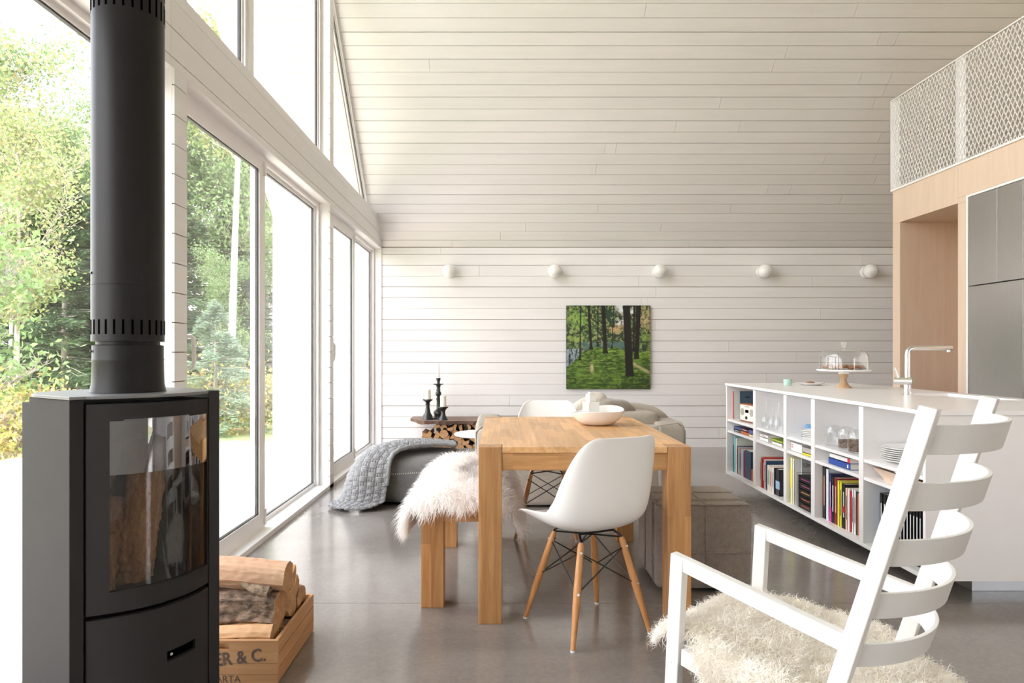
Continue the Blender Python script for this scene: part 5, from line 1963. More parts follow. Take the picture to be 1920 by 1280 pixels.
XB = 1.975
row([(1374.5, 1376.2, 834, '#1d5566', 'slim dark teal'), (1376.2, 1379, 818, '#7cc3cf', 'tall light blue', None, None, 0.23), (1379.2, 1381.8, 821, '#dfe9e2', 'tall pale mint', None, None, 0.23), (1382, 1384, 836, '#7a2f3f', 'slim wine red'),
     (1384, 1386.5, 838, '#9cc6cf', 'pale aqua'), (1386.5, 1389, 840, '#c9703f', 'rust orange', '#2a2320'), (1389, 1394, 842, '#9fb4cf', 'powder blue', None, None, 0.22), (1394, 1397, 846, '#8c1f2f', 'dark red'),
     (1397, 1408.3, 845, '#2b4560', 'thick navy', None, None, 0.21), (1408.5, 1412.0, 880, '#c7633c', 'short terracotta')],
    'bottom shelf, farthest bay', 'books on the bottom shelf of the farthest bay', XB, 0.1225)
row([(1424.5, 1426.6, 855, '#d9d4cc', 'slim grey', '#55504a'), (1426.8, 1429.6, 858, '#b9463f', 'brick red'), (1430.5, 1433, 857, '#c23a32', 'tall red', '#f0e8e0', None, 0.24), (1433, 1435.5, 861, '#e9e0dd', 'off-white', '#b03b3b', None, 0.23),
     (1435.5, 1438, 864, '#2a4460', 'dark blue', None, None, 0.23), (1438.5, 1443, 872, '#e8e2da', 'pale cream', '#57a06a'), (1443, 1447, 875, '#e9ddd0', 'sand coloured', '#c9503f'), (1447, 1451, 877, '#f2ebe4', 'plain white', '#8c8c8c'),
     (1451.5, 1454, 877, '#20202a', 'slim black'), (1454.5, 1461, 879, '#34343a', 'charcoal picture', None, ('#a9c4e2', 0.25, 0.55), 0.2)],
    'bottom shelf, second bay from the back', 'books on the bottom shelf of the second bay', 1.956, 0.1225)
row([(1482, 1486.2, 858, '#f4f0a8', 'pale yellow', None, ('#f7e96a', 0.35, 0.75)), (1486.4, 1489.5, 860, '#f2f2ee', 'white')],
    'bottom shelf, middle bay', 'books on the bottom shelf of the middle bay', 1.951, 0.1225)
ub = book(1.985, 2.20, 4.490, 4.512, 0.1225, 0.432, '#c9c9c7', 'grey book with dark title lettering, behind the black volumes', 'books on the bottom shelf of the middle bay')
text('Une jour', 0.046, cm('#3a3a3a'), rotm(PI / 2, 0, 0, (1.992, 4.4896, 0.378)), ub, sx=0.85)
for i in range(5):
    tc_ = ['#a8423e', '#b0603c', '#b5854a', '#9a4a76', '#9a4080'][i]
    nm = ['lowest', 'second lowest', 'middle', 'second highest', 'topmost'][i]
    book(1.955, 2.14, 4.262, 4.478, 0.1225 + 0.0425 * i, 0.1225 + 0.0425 * (i + 1) - 0.001, '#1c1b1b', 'thick black volume lying flat, %s of the black stack in the middle bay' % nm, 'black volumes stacked flat', tc_, None, True)
wr = MB()
for y in (4.256, 4.484):
    wr.tube([(1.950, y, 0.124), (1.950, y, 0.345), (2.15, y, 0.345)], 0.002, 5)
tag(wr.obj('book_stand', M['wire']), 'thin wire stand around the flat black volumes', 'stand')
row([(1542.3, 1548.4, 874, '#2a2220', 'tall dark brown', '#d79b78', None, 0.23), (1548.8, 1553.9, 879, '#dfe8f2', 'tall pale blue', None, None, 0.23), (1554.4, 1559, 887, '#3a3a66', 'violet patterned', '#e8b8d8', ('#c94f9a', 0.0, 0.3)),
     (1559.4, 1564, 894, '#1f1f22', 'black', '#f4f4f4'), (1564, 1569.7, 896, '#8c2a2f', 'dark red', '#d8a8a0'), (1570, 1574.4, 901, '#e9df3c', 'bright yellow'), (1574.5, 1578.6, 903, '#e8dc44', 'bright yellow', '#4a3f7a'), (1578.8, 1585, 907, '#1c1c1e', 'thick black', '#d8d8d8', ('#a8313a', 0.35, 0.5)),
     (1585, 1589.4, 915, '#f0c3ad', 'salmon pink', '#4a3028'), (1589.4, 1593.4, 916, '#f7f4ee', 'white'), (1593.5, 1596.7, 920, '#d3283a', 'bright red'), (1596.9, 1600.6, 917, '#e9e9ec', 'white with black title', '#26262a'),
     (1600.8, 1604.9, 918, '#f2f2f2', 'white', '#d84050'), (1605, 1607.4, 922, '#3a4a55', 'slate grey'), (1607.4, 1610.2, 925, '#e87f4a', 'orange'), (1610.3, 1613.4, 924, '#f6e2dc', 'white with red title', '#d84050')],
    'bottom shelf, fourth bay from the back', 'books on the bottom shelf of the fourth bay', XB, 0.1225, 0.185)
# black magazines in the nearest bay
row([(1649.5 + 6.1 * i, 1649.5 + 6.1 * (i + 1) - 0.6, 924 + 2.3 * i, '#161617', 'black spined magazine', '#e8e8e8') for i in range(13)],
    'bottom shelf, nearest bay', 'black magazines on the bottom shelf of the nearest bay', XB, 0.1225, 0.2)
book(1.99, 2.21, 3.565, 3.574, 0.1225, 0.40, '#3d8fb8', 'tall thin blue book behind the row of black magazines', 'books on the bottom shelf of the nearest bay')
# middle row of narrow compartments
fl = [
    (1376, 1388.5, 0.0, 0.020, '#4a5a8c', 'slim blue paperback lying flat, top-left in the farthest bay', 0.021, 0.022), (1376, 1388.5, 0, 0, '#3c3c44', 'dark paperback lying flat under the slim blue one in the farthest bay', 0.0, 0.020),
    (1389.5, 1403, 0, 0, '#c4683a', 'orange-ended paperback lying flat in the farthest bay', 0.0, 0.024), (1389.5, 1403, 0, 0, '#5a3a34', 'brown paperback lying flat on the orange-ended one', 0.025, 0.020),
    (1404.5, 1412.6, 0, 0, '#efd7a8', 'sand coloured paperback lying flat beside the divider in the farthest bay', 0.0, 0.018), (1404.5, 1412.6, 0, 0, '#5a5f9c', 'violet-blue paperback lying flat on the sand coloured one', 0.019, 0.034)]
for (a, b, _, _, c, lab, dz0, th) in fl:
    book(1.956, 2.09, yp(b, 1.956), yp(a, 1.956), 0.4755 + dz0, 0.4755 + dz0 + th, c, lab, 'books lying flat in the narrow compartments', '#e6e6e6' if c in ('#3c3c44', '#5a3a34') else None, None, True)
for (a, b, c, lab, dz0, th, bd) in [
        (1425, 1440, '#f3f1ee', 'white book lying flat, lower left in the second bay', 0.0, 0.026, None), (1425.5, 1440, '#ecebe8', 'white book lying flat on the lower left one in the second bay', 0.027, 0.022, '#c23a6a'),
        (1448, 1466, '#e9ece2', 'pale book lying flat, lower right in the second bay', 0.0, 0.022, None), (1447, 1467, '#9fb545', 'green book lying flat, upper right in the second bay', 0.023, 0.018, None),
        (1483.5, 1503.5, '#f4f2f0', 'white boxed book with small red marks, lying flat in the middle bay', 0.0, 0.058, None), (1504.5, 1521.5, '#f3e92c', 'bright yellow book lying flat under a grey one in the middle bay', 0.0, 0.014, None),
        (1504.5, 1521.5, '#b9b2ae', 'grey photo book lying flat on the bright yellow one', 0.015, 0.036, None),
        (1553.5, 1594, '#2d4f9c', 'thick blue dictionary lying flat in the fourth bay', 0.0, 0.037, None), (1555.5, 1594, '#f2efec', 'white book with red block on the spine, on top of the blue dictionary', 0.038, 0.026, None)]:
    o = book(1.956, 2.11, yp(b, 1.956), yp(a, 1.956), 0.4755 + dz0, 0.4755 + dz0 + th, c, lab, 'books lying flat in the narrow compartments', bd, None, True)
    if 'red marks' in lab:
        MB().box(1.9552, 1.956, yp(1489.5, 1.965), yp(1487, 1.965), 0.498, 0.505).box(1.9552, 1.956, yp(1489.5, 1.965), yp(1487, 1.965), 0.512, 0.519).obj('spine_mark', cm('#d23a48'), o, world=True)
    if 'red block' in lab:
        MB().box(1.9552, 1.956, yp(1594, 1.956), yp(1589, 1.956), 0.514, 0.539).obj('spine_mark', cm('#d8404e'), o, world=True)
    if 'blue dictionary lying' in lab:
        MB().box(1.9552, 1.956, yp(1590.5, 1.956), yp(1588.5, 1.956), 0.484, 0.502).obj('spine_mark', cm('#ffffff'), o, world=True)
# upper bay 1: tall books and the radio
row([(1369.6, 1372.6, 731, '#f2c8a2', 'tall peach', None, None, 0.24), (1372.8, 1375.6, 733, '#bf4238', 'tall red'), (1375.8, 1376.7, 733, '#e8e4da', 'very thin white')], 'top shelf, farthest bay', 'books on the top shelf of the farthest bay', XB, 0.5705)
pb = book(1.99, 2.225, 5.655, 5.672, 0.5705, 0.812, '#3f5a6c', 'large slate-blue book with cream handwritten title behind the radio', 'books on the top shelf of the farthest bay')
for i, tx_ in enumerate(('Paul a', 'un travail', "d'été")):
    text(tx_, 0.034, cm('#e9e6dc'), rotm(PI / 2, 0, 0, (2.095 + 0.004 * i, 5.6546, 0.765 - 0.03 * i)), pb, sx=0.8)
MB().box(2.03, 2.065, 5.6542, 5.6548, 0.756, 0.768).obj('cover_patch', cm('#14181c'), pb, world=True)
rad = thing('table_radio', 'small wooden table radio with cream front and two round speakers', 'radio', (2.02, 5.475, 0.5705), math.radians(-82))
MB().box(-0.125, 0.125, -0.040, 0.045, 0.004, 0.148).obj('case', wood('walnut_case', '#a9683f', '#84492a', 0.4, 'x', contrast=0.7), rad, bevel=0.003)
MB().box(-0.112, 0.112, -0.0445, -0.0402, 0.014, 0.138).obj('front_panel', simple('cream_panel', '#e9e4da', 0.4), rad)
for x in (-0.074, 0.074):
    MB().lathe([(0.0, 0), (0.030, 0), (0.030, 0.002), (0, 0.002)], 20, M=rotm(PI / 2, 0, 0, (x, -0.0445, 0.082))).obj('speaker_grille', simple('grey_cloth', '#b8b3a4', 0.9, bump=0.6, bscale=500), rad)
MB().box(-0.026, 0.026, -0.046, -0.0446, 0.078, 0.102).obj('display', M['black'], rad)
MB().lathe([(0.0, 0), (0.013, 0), (0.012, 0.008), (0, 0.008)], 16, M=rotm(PI / 2, 0, 0, (-0.004, -0.0445, 0.038))).obj('dial', M['wire'], rad, smooth='auto')
MB().box(-0.03, 0.03, -0.046, -0.0446, 0.124, 0.128).obj('button_row', M['wire'], rad)

# stemware upside down in bay 2
wgp = [(0.033, 0.0), (0.038, 0.035), (0.036, 0.065), (0.022, 0.09), (0.006, 0.105), (0.0035, 0.115), (0.0035, 0.19), (0.008, 0.197), (0.032, 0.203)]
wg0 = None
for i, (x, y) in enumerate(((1.985, 5.10), (2.055, 5.045), (1.985, 4.97), (2.07, 4.94), (1.985, 4.87), (2.07, 4.84))):
    if wg0 is None:
        wg0 = MB().add([], []).lathe(wgp, 24, close=False)
        wg0.f = [f for f in wg0.f if len(f) == 4]
        wg0 = o = wg0.obj('wine_glass', M['glass'], smooth=True)
    else:
        o = wg0.copy()
        COL.objects.link(o)
    o.location = (x, y, 0.571)
    lb = ['leftmost', 'second from the left', 'third from the left', 'fourth from the left', 'fifth from the left', 'rightmost'][i]
    tag(o, 'clear wine glass standing upside down in the second bay, %s' % lb, 'glass', 'wine glasses standing upside down')


def plate_stack(cx, cy, z, r, n, gap, nm, lab, grp):
    prof = [(r * 0.55, 0.0), (r * 0.58, 0.003), (r * 0.95, 0.015), (r, 0.018), (r, 0.021), (r * 0.93, 0.019), (r * 0.6, 0.008), (0.0, 0.007)]
    src = None
    W = ['lowest', 'second lowest', 'third', 'fourth', 'fifth', 'topmost', 'topmost']
    for i in range(n):
        if src is None:
            src = o = MB().lathe(prof, 40).obj(nm, M['ceramic'], smooth='auto')
        else:
            o = src.copy()
            COL.objects.link(o)
        o.location = (cx, cy, z + gap * i)
        w_ = 'topmost' if i == n - 1 else (W[i] + (' from the bottom' if 2 <= i else ''))
        tag(o, lab % w_, 'plate', grp)


plate_stack(2.095, 3.475, 0.5705, 0.138, 7, 0.0105, 'plate', 'large white plate in the nearest bay, %s of its stack', 'large white plates')
plate_stack(2.024, 4.395, 0.5705, 0.082, 5, 0.011, 'plate', 'small white plate in the middle bay, %s of its stack', 'small white plates')
tag(MB().lathe([(0.03, 0), (0.034, 0.08), (0.028, 0.085), (0, 0.085)], 20, M=Matrix.Translation((2.062, 4.535, 0.5705))).obj('cup', cm('#6d9cc8'), smooth='auto'), 'blue cup at the back of the middle bay behind the small plates', 'cup')
# jars in bay 4
jp = [(0.040, 0.0), (0.046, 0.006), (0.046, 0.085), (0.040, 0.115), (0.022, 0.128), (0.0, 0.131)]
nuts = simple('brown_seeds', '#7d6656', 0.9, var=0.6, scale=90, bump=1.0, bscale=160)
js = None
for i, (px, X, cont, lab) in enumerate(((1563, 2.01, 0, 'empty domed clear glass jar, leftmost on the fourth bay shelf'), (1587, 2.03, 1, 'domed glass jar half full of brown seeds, middle one on the fourth bay shelf'), (1606, 2.01, 1, 'domed glass jar full of brown seeds, rightmost beside the divider'))):
    y = yp(px, X)
    j = thing('glass_jar', lab, 'jar', (X, y, 0.5708), 0, 'glass jars')
    MB().lathe(jp, 24).obj('jar_glass', M['glass'], j, smooth=True)
    if cont:
        MB().lathe([(0.0, 0.004), (0.043, 0.008), (0.043, 0.05 + 0.02 * (i == 2)), (0.0, 0.056 + 0.02 * (i == 2))], 20).obj('seeds', nuts, j, smooth=True)['kind'] = 'stuff'
# tray with metal balls
ty0, ty1 = 3.135, 3.595
tr = thing('wooden_tray', 'birch plywood tray with flared sides in the nearest bay', 'tray', (2.05, (ty0 + ty1) / 2, 0.4755))
m = MB()
m.box(1.985, 2.115, ty0 + 0.05, ty1 - 0.06, 0.4755, 0.480)
m.hexa([(1.985, ty0 + 0.05, 0.48), (1.985, ty1 - 0.06, 0.48), (1.989, ty1 - 0.06, 0.48), (1.989, ty0 + 0.05, 0.48)], [(1.955, ty0, 0.534), (1.955, ty1, 0.534), (1.96, ty1, 0.534), (1.96, ty0, 0.534)])
m.hexa([(2.115, ty0 + 0.05, 0.48), (2.115, ty1 - 0.06, 0.48), (2.111, ty1 - 0.06, 0.48), (2.111, ty0 + 0.05, 0.48)], [(2.145, ty0, 0.534), (2.145, ty1, 0.534), (2.14, ty1, 0.534), (2.14, ty0, 0.534)])
m.hexa([(1.985, ty1 - 0.064, 0.48), (2.115, ty1 - 0.064, 0.48), (2.115, ty1 - 0.06, 0.48), (1.985, ty1 - 0.06, 0.48)], [(1.955, ty1 - 0.005, 0.534), (2.145, ty1 - 0.005, 0.534), (2.145, ty1, 0.534), (1.955, ty1, 0.534)])
m.hexa([(1.985, ty0 + 0.05, 0.48), (2.115, ty0 + 0.05, 0.48), (2.115, ty0 + 0.054, 0.48), (1.985, ty0 + 0.054, 0.48)], [(1.955, ty0, 0.534), (2.145, ty0, 0.534), (2.145, ty0 + 0.005, 0.534), (1.955, ty0 + 0.005, 0.534)])
m.obj('tray', M['birch'], tr, world=True)
src = None
for i in range(12):
    x, y, z = 2.02 + 0.034 * (i % 3), 3.47 - 0.037 * (i // 3) , 0.499 + 0.012 * ((i * 7) % 3 == 0) + 0.010
    if src is None:
        src = o = MB().lathe([(0.018 * math.sin(PI * k / 12), -0.018 * math.cos(PI * k / 12)) for k in range(13)], 18).obj('metal_ball', M['chrome'], smooth=True)
    else:
        o = src.copy()
        COL.objects.link(o)
    o.location = (x, y, z)
    tag(o, 'small shiny silver ball lying in the plywood tray', 'ball', 'silver balls in the tray')

# ------------------------------------------------------------------ on the worktop
fa = thing('kitchen_faucet', 'chrome kitchen faucet with long straight horizontal spout over the sink', 'faucet', (2.525, 4.235, CTZ))
MB().lathe([(0.024, 0), (0.024, 0.004), (0.021, 0.006), (0.021, 0.095)], 28).obj('body', M['chrome'], fa, smooth='auto')
MB().tube([(0, 0, 0.09), (0, 0, 0.25), (0.004, 0, 0.272), (0.018, 0, 0.286), (0.04, 0, 0.290), (0.275, 0, 0.290)], [0.0155, 0.0155, 0.0155, 0.0155, 0.0145, 0.0145], 20).obj('spout', M['chrome'], fa, smooth='auto')
MB().tube([(0.255, 0, 0.278), (0.255, 0, 0.266)], 0.010, 16).obj('aerator', M['chrome'], fa, smooth='auto')
MB().tube([(-0.062, 0.03, 0.086), (0.014, -0.03, 0.086)], 0.0235, 24).obj('mixer_cylinder', M['chrome'], fa, smooth='auto')
MB().tube([(-0.048, 0.012, 0.10), (-0.072, 0.012, 0.168)], [0.006, 0.004], 10).obj('lever', M['chrome'], fa, smooth='auto')
sd_ = MB().lathe([(0.010, 0), (0.010, 0.05), (0.0, 0.052)], 16, M=Matrix.Translation((2.575 - 0.008, 4.28, CTZ))).obj('soap_dispenser', M['chrome'], smooth='auto')
tag(sd_, 'small chrome push button beside the faucet base', 'dispenser')

cs = thing('cake_stand', 'marble cake plate on a turned wooden foot, under a glass dome', 'cake stand', (2.53, 5.03, CTZ))
MB().lathe([(0.057, 0), (0.055, 0.006), (0.035, 0.022), (0.021, 0.05), (0.020, 0.07), (0.029, 0.082), (0.031, 0.105), (0.0, 0.105)], 28).obj('foot', wood('pale_turned_wood', '#cfae8c', '#a98866', 0.5, 'z', contrast=0.8), cs, smooth='auto')
MB().lathe([(0.0, 0.1055), (0.038, 0.1055), (0.036, 0.121), (0.178, 0.124), (0.186, 0.130), (0.184, 0.138), (0.0, 0.139)], 48).obj('plate', M['ceramic'], cs, smooth='auto')
cd = thing('glass_dome', 'clear fluted glass cake dome with a knob over brown cookies', 'cake dome', (2.53, 5.03, CTZ + 0.1395))
dpf = [(0.164, 0.0), (0.164, 0.085), (0.158, 0.112), (0.135, 0.135), (0.08, 0.145), (0.015, 0.149), (0.012, 0.16), (0.018, 0.178), (0.021, 0.196), (0.019, 0.202), (0.0, 0.202)]
dm = MB().lathe(dpf, 72)
dm.v = [((x * (1 + (0.006 * math.cos(36 * math.atan2(y, x)) if 0.003 < z < 0.10 else 0)), y * (1 + (0.006 * math.cos(36 * math.atan2(y, x)) if 0.003 < z < 0.10 else 0)), z)) for (x, y, z) in dm.v]
dm.f = [f for f in dm.f if len(f) == 4]
dm.m = [0] * len(dm.f)
dm.obj('dome', M['glass'], cd, smooth=True)
cookie = simple('baked_cookie', '#9a6640', 0.9, var=0.35, scale=60, bump=1.0, bscale=90)
src = None
r_ = random.Random(2)
for i in range(16):
    a = 2 * PI * i / 11 + 0.2
    R = 0.115 if i < 11 else 0.055
    if i >= 11:
        a = 2 * PI * i / 5
    if src is None:
        src = o = MB().soft(0.062, 0.062, 0.020, ex=2.6, n=6, wob=0.07).obj('cookie', cookie, smooth=True)
    else:
        o = src.copy()
        COL.objects.link(o)
    o.location = (2.53 + R * math.cos(a), 5.03 + R * math.sin(a), CTZ + 0.1395 + 0.013 + 0.006 * (i % 2))
    o.rotation_euler = (r_.uniform(-.25, .25), r_.uniform(-.25, .25), r_.uniform(0, 6))
    tag(o, 'brown cookie lying under the glass dome on the cake stand', 'cookie', 'cookies under the glass dome')
mint = simple('mint_cup_glaze', '#b9e0d0', 0.25, coat=0.4)
tag(MB().lathe([(0.027, 0), (0.029, 0.004), (0.0305, 0.048), (0.0285, 0.048), (0.027, 0.006), (0, 0.006)], 28, M=Matrix.Translation((2.28, 5.42, CTZ + 0.0005))).obj('cup', mint, smooth='auto'), 'small mint green cup on the far end of the worktop', 'cup')
o = MB().lathe([(0.06, 0.0), (0.064, 0.003), (0.105, 0.015), (0.112, 0.019), (0.108, 0.021), (0.062, 0.008), (0, 0.008)], 40, M=Matrix.Translation((2.475, 5.45, CTZ + 0.0005))).obj('plate', M['ceramic'], smooth='auto')
tag(o, 'small white plate with a cookie on it beside the mint cup', 'plate')
o = src.copy()
COL.objects.link(o)
o.location = (2.475, 5.45, CTZ + 0.019)
o.rotation_euler = (0, 0, 1)
del o['group']
tag(o, 'single brown cookie on the small white plate beside the mint cup', 'cookie')

# ------------------------------------------------------------------ plywood core with fridge, loft railing above
BXF, BYF, BYN = 3.80, 6.61, 2.2
core = bpy.data.objects.new('wall_kitchen', None)
COL.objects.link(core)
struct(core)
PY0, PY1 = 5.669, 6.49
wc = lambda nm, x0, x1, y0, y1, z0, z1, mt='birch': MB().box(x0, x1, y0, y1, z0, z1).obj(nm, M[mt], core, bevel=0.001)
LZ = 2.688
wc('panel', BXF, BXF + 0.9, PY1, BYF, 0, 2.369)
wc('panel', BXF, BXF + 0.02, PY0 + 0.001, BYF, 2.37, LZ)
wc('panel', BXF, BXF + 0.9, 5.565, PY0, 0, 2.369)
wc('panel', BXF, BXF + 0.02, 4.35, PY0 - 0.001, 2.415, LZ)
wc('panel', BXF, BXF + 0.02, BYN, 4.348, 2.415, LZ)
wc('panel', BXF, BXF + 0.02, 5.565, PY0 - 0.001, 2.37, 2.414)
wc('panel', BXF + 0.9, XR - 0.01, BYF - 0.1, BYF, 0, LZ - 0.2)
wc('panel', BXF + 0.901, BXF + 0.95, PY0 - 0.1, BYF - 0.1, 0, LZ - 0.2)
wc('passage_ceiling', BXF + 0.021, BXF + 0.9, PY0 - 0.1, BYF, 2.37, 2.40)
wc('loft_floor', BXF + 0.021, XR - 0.01, BYN, BYF, 2.49, LZ - 0.002)
wc('panel', BXF, XR - 0.01, BYN, BYN + 0.05, 0, 2.414)
wc('panel', BXF, BXF + 0.02, BYN + 0.051, 3.797, 0, 2.414)
wc('panel', BXF + 0.021, BXF + 0.61, 3.777, 3.797, 0, 2.414)
fr = thing('refrigerator', 'tall built-in brushed stainless refrigerator with upper cupboard doors in a white surround', 'refrigerator', (BXF + 0.3, 4.9, 0))
wf = lambda nm, y0, y1, z0, z1, mt, x0=BXF + 0.002, x1=BXF + 0.03, b=0.0015: MB().box(x0, x1, y0, y1, z0, z1).obj(nm, M[mt], fr, world=True, bevel=b)
wf('surround', 5.543, 5.564, 0.0, 2.412, 'white', BXF - 0.004, BXF + 0.6)
wf('surround', 3.80, 5.5425, 2.392, 2.412, 'white', BXF - 0.004, BXF + 0.6)
wf('carcass', 3.80, 5.54, 0.0, 2.39, 'stove_dark', BXF + 0.031, BXF + 0.6)
wf('cupboard_door', 5.2255, 5.540, 1.672, 2.390, 'steel')
wf('cupboard_door', 4.9645, 5.2225, 1.672, 2.390, 'steel')
wf('cupboard_door', 4.40, 4.9615, 1.672, 2.390, 'steel')
wf('door', 4.9645, 5.540, 0.09, 1.664, 'steel')
wf('door', 4.40, 4.9615, 0.09, 1.664, 'steel')
wf('door', 3.81, 4.397, 0.09, 2.39, 'steel')
wf('kick_plate', 3.81, 5.54, 0.0, 0.085, 'alu')

# railing of white expanded metal
RX = BXF - 0.012
rl = thing('loft_railing', 'white expanded-metal railing along the edge of the loft', 'railing', (RX, 4.8, LZ))
ZB_, ZT_ = 2.692, 3.567
ry0, ry1 = 3.0, 6.62
wr_ = lambda nm, x0, x1, y0, y1, z0, z1: MB().box(x0, x1, y0, y1, z0, z1).obj(nm, M['white'], rl, world=True)
wr_('top_rail', RX - 0.004, RX + 0.03, ry0, ry1, ZT_ - 0.010, ZT_)
wr_('bottom_rail', RX - 0.004, RX + 0.03, ry0, ry1, ZB_ - 0.006, ZB_ + 0.010)
for (a, b) in ((6.49, 6.62), (5.572, 5.669), (4.60, 4.70)):
    post = wr_('post', RX + 0.012, RX + 0.018, a, b, ZB_ + 0.01, ZT_ - 0.01)
wr_('post_edge', RX - 0.004, RX + 0.010, 6.612, 6.62, ZB_ + 0.01, ZT_ - 0.01)
wr_('post_edge', RX - 0.004, RX + 0.010, 5.664, 5.669, ZB_ + 0.01, ZT_ - 0.01)
hm = MB()
for (a, b) in ((6.49, 6.62), (5.572, 5.669)):
    for k in range(14):
        z = ZB_ + 0.06 + k * 0.058
        hm.lathe([(0, 0), (0.008, 0), (0.008, 0.001), (0, 0.001)], 8, M=rotm(0, -PI / 2, 0, (RX + 0.0115, (a + b) / 2, z)))
hm.obj('rivets', M['ceramic'], rl, world=True)
pw, ph_ = 0.045, 0.086
V, F = [], []
ny_, nz_ = int((ry1 - ry0) / pw), int((ZT_ - ZB_) / ph_) + 1


def strand(p, q):
    b = len(V)
    d = Vector((0, q[0] - p[0], q[1] - p[1])).normalized()
    s_ = Vector((0, -d.z, d.y)) * 0.0026
    for (pt, ox) in ((p, 0), (q, 0)):
        c = Vector((RX + 0.004, pt[0], pt[1]))
        for k in ((-1, -1), (1, -1), (1, 1), (-1, 1)):
            c2 = c + s_ * k[0] + Vector((0.004 * k[1], 0, 0))
            V.append(tuple(c2))
    for k in range(4):
        F.append((b + k, b + (k + 1) % 4, b + 4 + (k + 1) % 4, b + 4 + k))


for i in range(ny_):
    for j in range(nz_):
        y, z = ry0 + (i + 0.5) * pw, ZB_ + (j + 0.5) * ph_
        c = [(y - pw / 2, z), (y, z + ph_ / 2), (y + pw / 2, z), (y, z - ph_ / 2)]
        for k in range(4):
            p, q = c[k], c[(k + 1) % 4]
            if max(p[1], q[1]) < ZT_ and min(p[1], q[1]) > ZB_ - 0.03:
                strand(p, q)
V_ = np.array(V)
o = np_mesh('mesh_panel', V_ - np.array(rl.location), np.array(F), M['white'], rl)
o['kind'] = 'stuff'

# ------------------------------------------------------------------ globe lamps and picture on the back wall
g0_ = None
for i in range(5):
    x = -0.600 + 1.239 * i
    if g0_ is None:
        g0_ = thing('wall_lamp', '', 'lamp', (x, YB, 2.072), 0, 'white globe lamps on the back wall')
        MB().lathe([(0.068, 0.0), (0.068, 0.02), (0.062, 0.032), (0.045, 0.036), (0.045, 0.05), (0.0, 0.05)], 32, M=rotm(PI / 2, 0, 0)).obj('base', M['ceramic'], g0_, smooth='auto')
        MB().lathe([(0.084 * math.sin(PI * k / 20), -0.084 * math.cos(PI * k / 20)) for k in range(21)], 36, M=Matrix.Translation((0, -0.122, 0))).obj('globe', M['ceramic'], g0_, smooth=True)
        o = g0_
    else:
        o = copy_tree(g0_)
    o.location = (x, YB, 2.085)
    o['label'] = 'white globe wall lamp on the back wall, %s' % ['leftmost of the five', 'second from the left', 'middle one of the five above the picture', 'fourth from the left', 'rightmost, next to the plywood core'][i]

pic = thing('wall_picture', 'square frameless print of a sunlit forest with dark trunks on the back wall', 'picture', (1.284, YB - 0.02, 1.19))
MB().box(0.787, 1.781, YB - 0.036, YB - 0.001, 0.695, 1.687).obj('canvas', M['black'], pic, world=True)
n = 260
u, v = np.meshgrid(np.linspace(0, 1, n), np.linspace(0, 1, n))      # v downwards
pr = np.random.default_rng(3)


def vnoise(f, seed, sx=1.0, sy=1.0):
    g = np.random.default_rng(seed)
    res = np.zeros_like(u)
    amp = 1.0
    tot = 0
    for o_ in range(4):
        k = int(f * 2 ** o_) + 2
        G_ = g.random((int(k * sy) + 2, int(k * sx) + 2))
        x = u * (G_.shape[1] - 1.001)
        y = v * (G_.shape[0] - 1.001)
        xi, yi = x.astype(int), y.astype(int)
        fx_, fy_ = x - xi, y - yi
        fx_, fy_ = fx_ * fx_ * (3 - 2 * fx_), fy_ * fy_ * (3 - 2 * fy_)
        res += amp * ((G_[yi, xi] * (1 - fx_) + G_[yi, xi + 1] * fx_) * (1 - fy_) + (G_[yi + 1, xi] * (1 - fx_) + G_[yi + 1, xi + 1] * fx_) * fy_)
        tot += amp
        amp *= 0.6
    return res / tot


def C_(h):
    return np.array(lin(h)[:3])


def blend(img, mask, col):
    mk = np.clip(mask, 0, 1)[..., None]
    return img * (1 - mk) + col * mk


nA, nB, nC = vnoise(9, 1), vnoise(22, 2), vnoise(45, 5)
img = np.ones((n, n, 3)) * C_('#2c3a26')
img = blend(img, (nB - 0.48) * 7, C_('#5a7440'))
img = blend(img, (nC - 0.6) * 9, C_('#c9d0c8'))
# bright sky gaps between the trunks
sky_ = ((u > 0.57) & (u < 0.68) & (v < 0.24)) | ((u > 0.76) & (u < 0.80) & (v < 0.1))
img = blend(img, sky_ * (0.6 + (nB - 0.5) * 6), C_('#dfe2e6'))
img = blend(img, np.exp(-(((u - 0.52) / 0.09) ** 2 + ((v - 0.12) / 0.12) ** 2)) * 2.2 - 0.5 + (nB - .5) * 2, C_('#24402c'))
img = blend(img, (np.exp(-(((u - 0.15) / 0.14) ** 2 + ((v - 0.16) / 0.14) ** 2)) * 1.6 - 0.5 + (nC - .5) * 5), C_('#86ab4c'))
img = blend(img, (np.exp(-(((u - 0.60) / 0.12) ** 2 + ((v - 0.28) / 0.05) ** 2)) * 1.5 - 0.4 + (nC - .5) * 4), C_('#c9a37a'))
img = blend(img, (np.exp(-(((u - 0.94) / 0.07) ** 2 + ((v - 0.18) / 0.15) ** 2)) * 1.5 - 0.4 + (nC - .5) * 4), C_('#c4a680'))
img = blend(img, (np.exp(-(((u - 0.12) / 0.14) ** 2 + ((v - 0.40) / 0.05) ** 2)) * 1.5 - 0.5 + (nC - .5) * 4), C_('#9aa85a'))
img = blend(img, (np.exp(-(((u - 0.94) / 0.08) ** 2 + ((v - 0.38) / 0.09) ** 2)) * 1.4 - 0.4 + (nC - .5) * 4), C_('#7f9448'))
